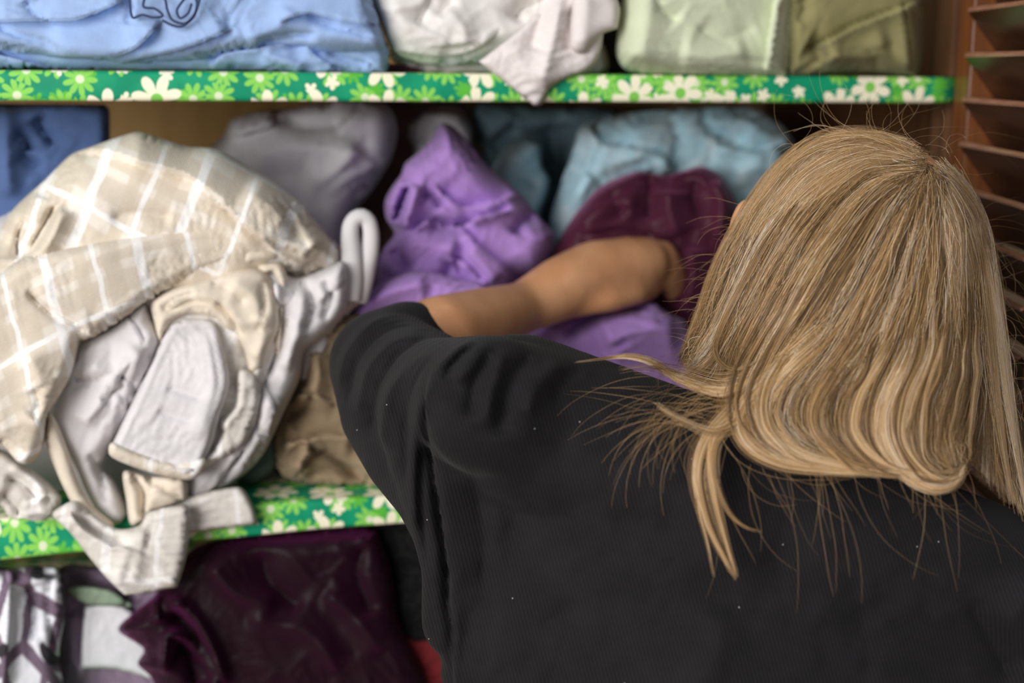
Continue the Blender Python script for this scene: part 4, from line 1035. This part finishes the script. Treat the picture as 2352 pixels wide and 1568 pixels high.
TREES = [bvh(sme), bvh(body.data), bvh(capm)]
ctl = np.array([(1980, 285, 1.03), (1850, 310, 1.03), (1740, 430, 1.035), (1650, 600, 1.035), (1570, 830, 1.00), (2150, 330, 1.02), (2250, 450, 1.03), (2290, 620, 1.035), (2305, 780, 1.01), (2335, 1000, 0.97), (2370, 1180, 0.945),
    (1800, 520, 0.965), (1965, 420, 0.955), (2140, 392, 0.955), (1965, 600, 0.917), (2120, 600, 0.932), (2220, 600, 0.965), (1780, 650, 0.950), (1700, 750, 0.970), (1650, 830, 0.955), (1965, 780, 0.905), (1820, 800, 0.915), (2130, 780, 0.912), (2240, 780, 0.945), (2250, 950, 0.925),
    (1700, 960, 0.888), (1850, 980, 0.882), (2000, 980, 0.882), (2120, 980, 0.885), (1900, 1065, 0.876), (2100, 1090, 0.878), (2220, 1080, 0.888), (1620, 900, 0.915), (1500, 850, 0.935), (1320, 830, 0.955), (1600, 1100, 0.872), (1690, 1330, 0.87), (2300, 1300, 0.90), (1420, 1150, 0.88)])
def _tps(r2): return 0.5*r2*np.log(r2+1e-9)
_c = ctl[:, :2]/500.0
_A = _tps(((_c[:, None]-_c[None])**2).sum(-1))+np.eye(len(_c))*2e-3
_Pm = np.concatenate([np.ones((len(_c), 1)), _c], 1)
_K = np.block([[_A, _Pm], [_Pm.T, np.zeros((3, 3))]])
_w = np.linalg.solve(_K, np.concatenate([ctl[:, 2], np.zeros(3)]))
def hair_depth(px, py):
    q = np.stack([px, py], -1)/500.0
    r2 = ((q[..., None, :]-_c)**2).sum(-1)
    return _tps(r2)@_w[:-3]+_w[-3]+q[..., 0]*_w[-2]+q[..., 1]*_w[-1]
# nearest solid surface on a coarse lattice, so that hair lies on and never under the skin or shirt
LX, LY = np.arange(1200, 2480, 16), np.arange(240, 1500, 16)
solid = np.full((len(LY), len(LX)), 3.0)
for i, y in enumerate(LY):
    for j, x in enumerate(LX):
        r = rays(np.array(float(x)), np.array(float(y))); l = np.linalg.norm(r)
        for t in TREES:
            hit = t.ray_cast(Vector(CAM), Vector(r/l))
            if hit[0] is not None: solid[i, j] = min(solid[i, j], hit[3]/l)
GX, GY = np.meshgrid(LX.astype(float), LY.astype(float))
solid = np.minimum(solid, hair_depth(GX.ravel(), GY.ravel()).reshape(solid.shape)+0.03)
def _shift(a, f):
    p = np.pad(a, 1, mode='edge'); return f([p[i:i+a.shape[0], j:j+a.shape[1]] for i in range(3) for j in range(3)])
solid = _shift(solid, lambda q: np.minimum.reduce(q)); solid = _shift(_shift(solid, lambda q: sum(q)/9), lambda q: sum(q)/9)
def solid_at(px, py):
    fx = np.clip((px-LX[0])/16, 0, len(LX)-1.001); fy = np.clip((py-LY[0])/16, 0, len(LY)-1.001)
    ix, iy = fx.astype(int), fy.astype(int); a, b = fx-ix, fy-iy
    return (solid[iy, ix]*(1-a)+solid[iy, ix+1]*a)*(1-b)+(solid[iy+1, ix]*(1-a)+solid[iy+1, ix+1]*a)*b
def hair_d(px, py, lift=0.003):
    return np.minimum(hair_depth(px, py), solid_at(px, py)-lift)

# solid under-layer of the hair: skull cap over the head plus the hanging curtain
poly = catmull([(1980, 306), (2090, 330), (2180, 380), (2240, 470), (2268, 600), (2284, 760), (2304, 920), (2300, 1010), (2230, 1050), (2100, 1040), (1950, 1020), (1800, 1000), (1716, 950), (1680, 880), (1600, 820), (1622, 720), (1668, 610), (1722, 500), (1800, 390), (1880, 326)], 16, True)
gx, gy = np.meshgrid(np.arange(1560, 2340, 15), np.arange(290, 1070, 15))
gp = np.stack([gx.ravel(), gy.ravel()], 1).astype(float); gp = gp[inside(gp, poly)]; dd, _, _ = seg_dist(gp, poly, True); gp = gp[dd > 9]
res = delaunay_2d_cdt([Vector(p) for p in np.concatenate([poly, gp])], [], [list(range(len(poly)))], 1, 1e-4)
P_ = np.array([tuple(v) for v in res[0]]); dd, _, _ = seg_dist(P_, poly, True)
ed = np.sqrt(1-(1-np.clip(dd/90, 0, 1))**2)
df = np.maximum(hair_depth(P_[:, 0], P_[:, 1])+0.011, 0)
db = df+0.010+0.05*ed
df = df+(1-ed)*0.02
Vf, Vb = at_d(P_[:, 0], P_[:, 1], df), at_d(P_[:, 0], P_[:, 1], np.maximum(db, df+0.002))
n_ = len(P_); F_ = [(a, c, b) for a, b, c in res[2]]+[(a+n_, b+n_, c+n_) for a, b, c in res[2]]
bo = [i for i in range(n_) if dd[i] < 1e-2]
ctr = P_.mean(0); 
# boundary edges are those used by a single triangle
cnt = {}
for a, b, c in res[2]:
    for e in ((a, b), (b, c), (c, a)): cnt[tuple(sorted(e))] = cnt.get(tuple(sorted(e)), [])+[e]
for k_, v_ in cnt.items():
    if len(v_) == 1:
        a, b = v_[0]; F_.append((a, b, b+n_, a+n_))
hm = mesh_np('hair_mass', np.concatenate([Vf, Vb]), F_)
lay = hm.uv_layers.new(name='weave'); U_ = np.concatenate([P_, P_])*0.00036
li = np.empty(len(hm.loops), int); hm.loops.foreach_get('vertex_index', li); lay.data.foreach_set('uv', U_[li].ravel())
link('hair_mass', hm, M['hair_mass'], person)
NP = 26
def resample(pl, n=NP):
    c = catmull(pl, 6, False); L = np.concatenate([[0], np.cumsum(np.linalg.norm(np.diff(c, axis=0), axis=1))]); t = np.linspace(0, L[-1], n)
    return np.stack([np.interp(t, L, c[:, 0]), np.interp(t, L, c[:, 1])], 1)
KEYS = [[(2112, 352), (2010, 302), (1890, 304), (1788, 376), (1708, 482), (1648, 602), (1604, 730), (1566, 830)],
 [(2114, 362), (1990, 328), (1850, 372), (1746, 492), (1682, 616), (1630, 740), (1580, 836)],
 [(2118, 372), (1985, 366), (1856, 450), (1764, 580), (1700, 710), (1640, 820), (1580, 868)],
 [(2122, 382), (1995, 405), (1890, 510), (1800, 650), (1730, 780), (1680, 880), (1680, 970), (1750, 1046)],
 [(2126, 392), (2030, 450), (1945, 575), (1850, 725), (1760, 860), (1740, 960), (1810, 1040), (1920, 1072)],
 [(2132, 400), (2060, 490), (1985, 630), (1900, 780), (1820, 890), (1800, 970), (1880, 1050), (1985, 1076)],
 [(2136, 406), (2085, 530), (2026, 680), (1950, 830), (1886, 930), (1900, 1010), (1990, 1070), (2060, 1080)],
 [(2140, 408), (2112, 545), (2070, 700), (2010, 840), (1962, 940), (1968, 1010), (2040, 1070), (2100, 1090)],
 [(2145, 408), (2138, 560), (2112, 720), (2070, 860), (2026, 960), (2046, 1040), (2110, 1108), (2180, 1112), (2216, 1068)],
 [(2150, 406), (2160, 560), (2150, 720), (2120, 860), (2080, 960), (2084, 1040), (2130, 1086), (2196, 1100)],
 [(2155, 402), (2190, 540), (2196, 700), (2180, 850), (2150, 960), (2140, 1030), (2170, 1074)],
 [(2160, 396), (2222, 520), (2246, 680), (2252, 830), (2240, 960), (2226, 1060)],
 [(2162, 388), (2242, 490), (2280, 640), (2298, 800), (2318, 960), (2344, 1120), (2360, 1180)],
 [(2158, 376), (2232, 440), (2278, 560), (2298, 720), (2322, 900), (2352, 1090), (2376, 1200)]]
KG = np.array([resample(k) for k in KEYS])
STR, TONE, RAD = [], [], []
rs = np.random.RandomState(5)
TT = np.linspace(0, 1, NP)
def add(xy, depth_off, tone, rad, lift=0.0012):
    STR.append((xy, np.broadcast_to(np.minimum(depth_off, 0.03), (NP,)), lift)); TONE.append(tone); RAD.append(rad)
def wiggle(amp, n=4):
    ph = rs.rand(n)*6.28; fr = 1+np.arange(n)*1.3
    return amp*sum(np.sin(TT*fr[i]*3+ph[i])/(1+i) for i in range(n))
# locks fanning out from the crown
nl = 520
for c in range(nl):
    s0 = rs.uniform(0, len(KEYS)-1.001)
    tone0 = np.clip(rs.normal(0.44, 0.25)+0.10*math.exp(-((s0-6.5)/3.0)**2)+(0.18 if 9.3 < s0 < 10.6 else 0)+(0.12 if s0 > 11.4 else 0), 0.08, 0.98)
    dep0 = abs(rs.normal(0, 0.0045))
    tone0 = np.clip(tone0+0.16*math.sin(s0*5.1+1.0)*math.sin(s0*2.3), 0.05, 0.98)
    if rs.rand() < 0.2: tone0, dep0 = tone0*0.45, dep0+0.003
    dep0 += 0.0035*(0.5+0.5*math.sin(s0*6.1))
    wig = wiggle(5.0); wid = rs.uniform(0.08, 0.26); pinch = rs.uniform(0.25, 0.8)
    shift = rs.normal(0, 6, 2); ln0 = rs.uniform(0.86, 1.0)
    for q in range(rs.randint(26, 46)):
        o = rs.normal(0, 1)
        s = np.clip(s0+o*wid*(1-(1-pinch)*TT), 0, len(KEYS)-1.001)
        i = s.astype(int); f = (s-i)[:, None]
        xy = KG[i, np.arange(NP)]*(1-f)+KG[i+1, np.arange(NP)]*f
        # roots are spread over the scalp, not all at one point
        off = np.exp(-TT/0.10)[:, None]
        xy = xy+off*np.array([rs.normal(0, 16)-6, rs.normal(0, 13)])
        ln = np.clip(ln0+rs.normal(0, 0.05), 0.6, 1.0)
        st_ = rs.uniform(0.01, 0.06); t2 = st_+TT*(ln-st_)
        xy = np.stack([np.interp(t2, TT, xy[:, 0]), np.interp(t2, TT, xy[:, 1])], 1)
        nrmv = np.gradient(xy, axis=0); nrmv = np.stack([-nrmv[:, 1], nrmv[:, 0]], 1); nrmv /= np.linalg.norm(nrmv, axis=1)[:, None]+1e-9
        xy = xy+nrmv*(wig+wiggle(1.1)+rs.normal(0, 1.2))[:, None]*smooth01(TT*4)[:, None]+shift*TT[:, None]
        add(xy, dep0+abs(rs.normal(0, 0.0016))+0.004*(o/2.5)**2, np.clip(tone0+rs.normal(0, 0.06), 0.02, 1), 0.0001)
# named locks: flicked tufts and curls
def lock(pl, n, w, tone, dep=0.0, spread=0.05, tipw=0.4, rad=0.0001, ends=None):
    G = resample(pl); nv = np.gradient(G, axis=0); nv = np.stack([-nv[:, 1], nv[:, 0]], 1); nv /= np.linalg.norm(nv, axis=1)[:, None]+1e-9
    prof = (0.55+0.45*np.sin(np.pi*np.clip(TT*1.1, 0, 1)))*(1-(1-tipw)*TT**2)
    for q in range(n):
        o = rs.normal(0, 0.5); xy = G+nv*(o*w*prof+wiggle(0.8))[:, None]
        if ends:
            e = ends[rs.randint(len(ends))]; xy = xy+np.array(e)*(smooth01((TT-0.35)/0.65)[:, None])
        ln = np.clip(1-abs(rs.normal(0, spread)), 0.5, 1); t2 = TT*ln
        xy = np.stack([np.interp(t2, TT, xy[:, 0]), np.interp(t2, TT, xy[:, 1])], 1)
        add(xy, (-0.003*math.sqrt(max(0, 1-min(1, abs(o)))) + dep)*smooth01((TT-0.05)/0.3)+0.012*(1-smooth01((TT-rs.uniform(0, 0.12))/0.3)), np.clip(tone+rs.normal(0, 0.17), 0.03, 1), rad)
lock([(1960, 480), (1860, 640), (1780, 780), (1720, 868), (1650, 896), (1560, 868), (1490, 828), (1440, 818), (1380, 824), (1318, 832)], 170, 30, 0.62, spread=0.16, tipw=0.12)
lock([(1900, 600), (1800, 760), (1740, 850), (1660, 880), (1570, 856), (1480, 840), (1420, 850)], 60, 36, 0.5, spread=0.15, tipw=0.5)
lock([(1940, 600), (1840, 760), (1740, 880), (1670, 950), (1616, 1016), (1600, 1100), (1624, 1200), (1664, 1280), (1692, 1332)], 130, 24, 0.60, spread=0.06, tipw=0.4)
lock([(1900, 700), (1780, 850), (1690, 940), (1640, 1010), (1634, 1090), (1650, 1180), (1676, 1270), (1694, 1330)], 80, 18, 0.64, spread=0.06, tipw=0.5)
lock([(1820, 820), (1720, 920), (1640, 985), (1606, 1060), (1604, 1160), (1626, 1250), (1640, 1330)], 30, 12, 0.6, spread=0.12)
lock([(1800, 860), (1700, 950), (1640, 1020), (1640, 1100), (1676, 1180), (1720, 1214), (1764, 1222)], 26, 16, 0.5, spread=0.2)
for pl, n, w, tn in [
    ([(2010, 640), (1900, 760), (1800, 850), (1750, 930), (1770, 1000), (1850, 1050), (1960, 1076), (2050, 1078)], 150, 34, 0.70),
    ([(1960, 660), (1850, 790), (1760, 870), (1700, 950), (1720, 1020), (1800, 1064), (1920, 1080), (1990, 1080)], 130, 30, 0.60),
    ([(2050, 660), (1970, 800), (1890, 900), (1880, 980), (1920, 1040), (2000, 1080), (2090, 1086)], 140, 26, 0.72),
    ([(2090, 660), (2030, 800), (1970, 910), (1960, 990), (2010, 1050), (2090, 1084), (2160, 1092)], 140, 26, 0.66),
    ([(2120, 660), (2090, 800), (2030, 930), (2030, 1010), (2070, 1076), (2140, 1120), (2196, 1112), (2220, 1066)], 170, 26, 0.72),
    ([(2150, 640), (2130, 800), (2080, 920), (2070, 1000), (2110, 1070), (2170, 1104), (2214, 1090)], 150, 22, 0.70),
    ([(1800, 800), (1730, 880), (1700, 960), (1640, 990), (1560, 960), (1500, 920)], 30, 26, 0.5),
    ([(1660, 960), (1760, 1040), (1880, 1074), (2020, 1084), (2120, 1086)], 90, 16, 0.7),
    ([(2190, 430), (2262, 560), (2292, 720), (2312, 880), (2340, 1060), (2366, 1200)], 150, 15, 0.86),
    ([(2200, 430), (2250, 560), (2272, 720), (2290, 900), (2312, 1060), (2330, 1160)], 90, 18, 0.6),
    ([(1860, 420), (1770, 540), (1690, 680), (1640, 800), (1680, 850), (1760, 820)], 40, 20, 0.36)]:
    lock(pl, n, w, tn, dep=-0.002, spread=0.05, tipw=0.55)
for q in range(34):                                        # smaller loose locks riding on the big ones
    s0 = rs.uniform(2.6, 11.0); i = int(s0); f = s0-i; G = KG[i]*(1-f)+KG[i+1]*f
    a = rs.uniform(0.25, 0.5); t2 = a+(1.0-a)*np.linspace(0, 1, 9)*rs.uniform(0.9, 1.0)
    pl = [(float(np.interp(t, TT, G[:, 0])+rs.normal(0, 3)+6*math.sin(t*3+q)), float(np.interp(t, TT, G[:, 1])+rs.normal(0, 2)+(q % 5)*4*(t > 0.85))) for t in t2]
    lock(pl, rs.randint(16, 34), rs.uniform(7, 15), rs.uniform(0.25, 0.8), dep=-rs.uniform(0.001, 0.005), spread=0.12, tipw=rs.uniform(0.3, 1.0))
# stray hairs: over the left shoulder, below the curls, round the crown and along the outline
def stray(p, v, bend, L, tone, dep, rad=0.00007, lift=0.0012):
    a = math.atan2(v[1], v[0]); pts = [np.array(p, float)]; st = L/(NP-1)
    for i in range(NP-1):
        a += bend/(NP-1); pts.append(pts[-1]+st*np.array([math.cos(a), math.sin(a)]))
    add(np.array(pts)+np.stack([wiggle(1.5), wiggle(1.5)], 1)*smooth01(TT*3)[:, None], dep, tone, rad, lift)
for q in range(70):
    stray((rs.uniform(1560, 1700), rs.uniform(870, 980)), (-1, rs.uniform(-0.5, 0.5)), -rs.uniform(0.2, 1.9), rs.uniform(120, 340), rs.uniform(0.4, 0.75), -0.002*rs.rand())
for q in range(55):
    stray((rs.uniform(1640, 2260), rs.uniform(1020, 1090)), (rs.uniform(-0.3, 1), 1), rs.uniform(-1.6, 0.8), rs.uniform(80, 330), rs.uniform(0.3, 0.65), 0.0)
for q in range(46):
    x = rs.uniform(1780, 2180); stray((x, 312+0.0009*(x-1970)**2), (rs.choice([-1, 1]), rs.uniform(-1.2, 0.1)), rs.choice([-1, 1])*rs.uniform(0.6, 3.6), rs.uniform(60, 210), rs.uniform(0.5, 0.9), 0.0)
for q in range(60):
    y = rs.uniform(380, 980); x = 2210+80*smooth01((y-380)/250.0)+0.09*max(0, y-700)
    stray((x, y), (rs.uniform(0.2, 1), rs.uniform(-0.6, 1)), rs.uniform(-0.4, 2.4), rs.uniform(60, 190), rs.uniform(0.5, 0.9), 0.0)
for q in range(70):
    y = rs.uniform(480, 840); x = 1712-(y-480)*0.42
    stray((x+20, y), (-1, rs.uniform(-0.8, 0.7)), rs.uniform(-1.8, -0.2), rs.uniform(50, 150), rs.uniform(0.4, 0.7), 0.0)
for q in range(420):                                       # loose single hairs over the locks
    s0 = rs.uniform(0, len(KEYS)-1.001); i = int(s0); f = s0-i
    xy = KG[i]*(1-f)+KG[i+1]*f; a, b = sorted(rs.rand(2)); b = max(b, min(1, a+0.35)); t2 = a+(b-a)*TT
    xy = np.stack([np.interp(t2, TT, xy[:, 0]), np.interp(t2, TT, xy[:, 1])], 1)+np.stack([wiggle(9), wiggle(6)], 1)
    add(xy, -0.003*rs.rand()-0.001, rs.uniform(0.5, 0.95), 0.0001)

ns = len(STR)
hc = bpy.data.hair_curves.new('hair')
hc.add_curves([NP]*ns)
XY = np.concatenate([s[0] for s in STR]); OFF = np.concatenate([s[1] for s in STR]); LIFT = np.repeat([s[2] for s in STR], NP)
DD = np.empty(len(XY))
for i in range(0, len(XY), 20000):
    x_, y_ = XY[i:i+20000, 0], XY[i:i+20000, 1]; so_ = solid_at(x_, y_); l_ = LIFT[i:i+20000]
    DD[i:i+20000] = np.minimum(np.minimum(hair_depth(x_, y_), so_-l_)+OFF[i:i+20000], so_-l_*0.6)
hc.attributes['position'].data.foreach_set('vector', at_d(XY[:, 0], XY[:, 1], DD).astype(np.float32).ravel())
taper = np.clip(1.15-TT**3*0.75, 0.3, 1)
ra = hc.attributes.get('radius') or hc.attributes.new('radius', 'FLOAT', 'POINT')
ra.data.foreach_set('value', (np.repeat(RAD, NP)*np.tile(taper, ns)).astype(np.float32))
ta = hc.attributes.new('tone', 'FLOAT', 'CURVE'); ta.data.foreach_set('value', np.array(TONE, np.float32))
hc.materials.append(M['hair'])
hair = bpy.data.objects.new('hair', hc); COL.objects.link(hair); hair.parent = person
hair.matrix_parent_inverse = Matrix.Translation(person.location).inverted()
tag(hair, 'long ash blonde hair', kind='stuff')
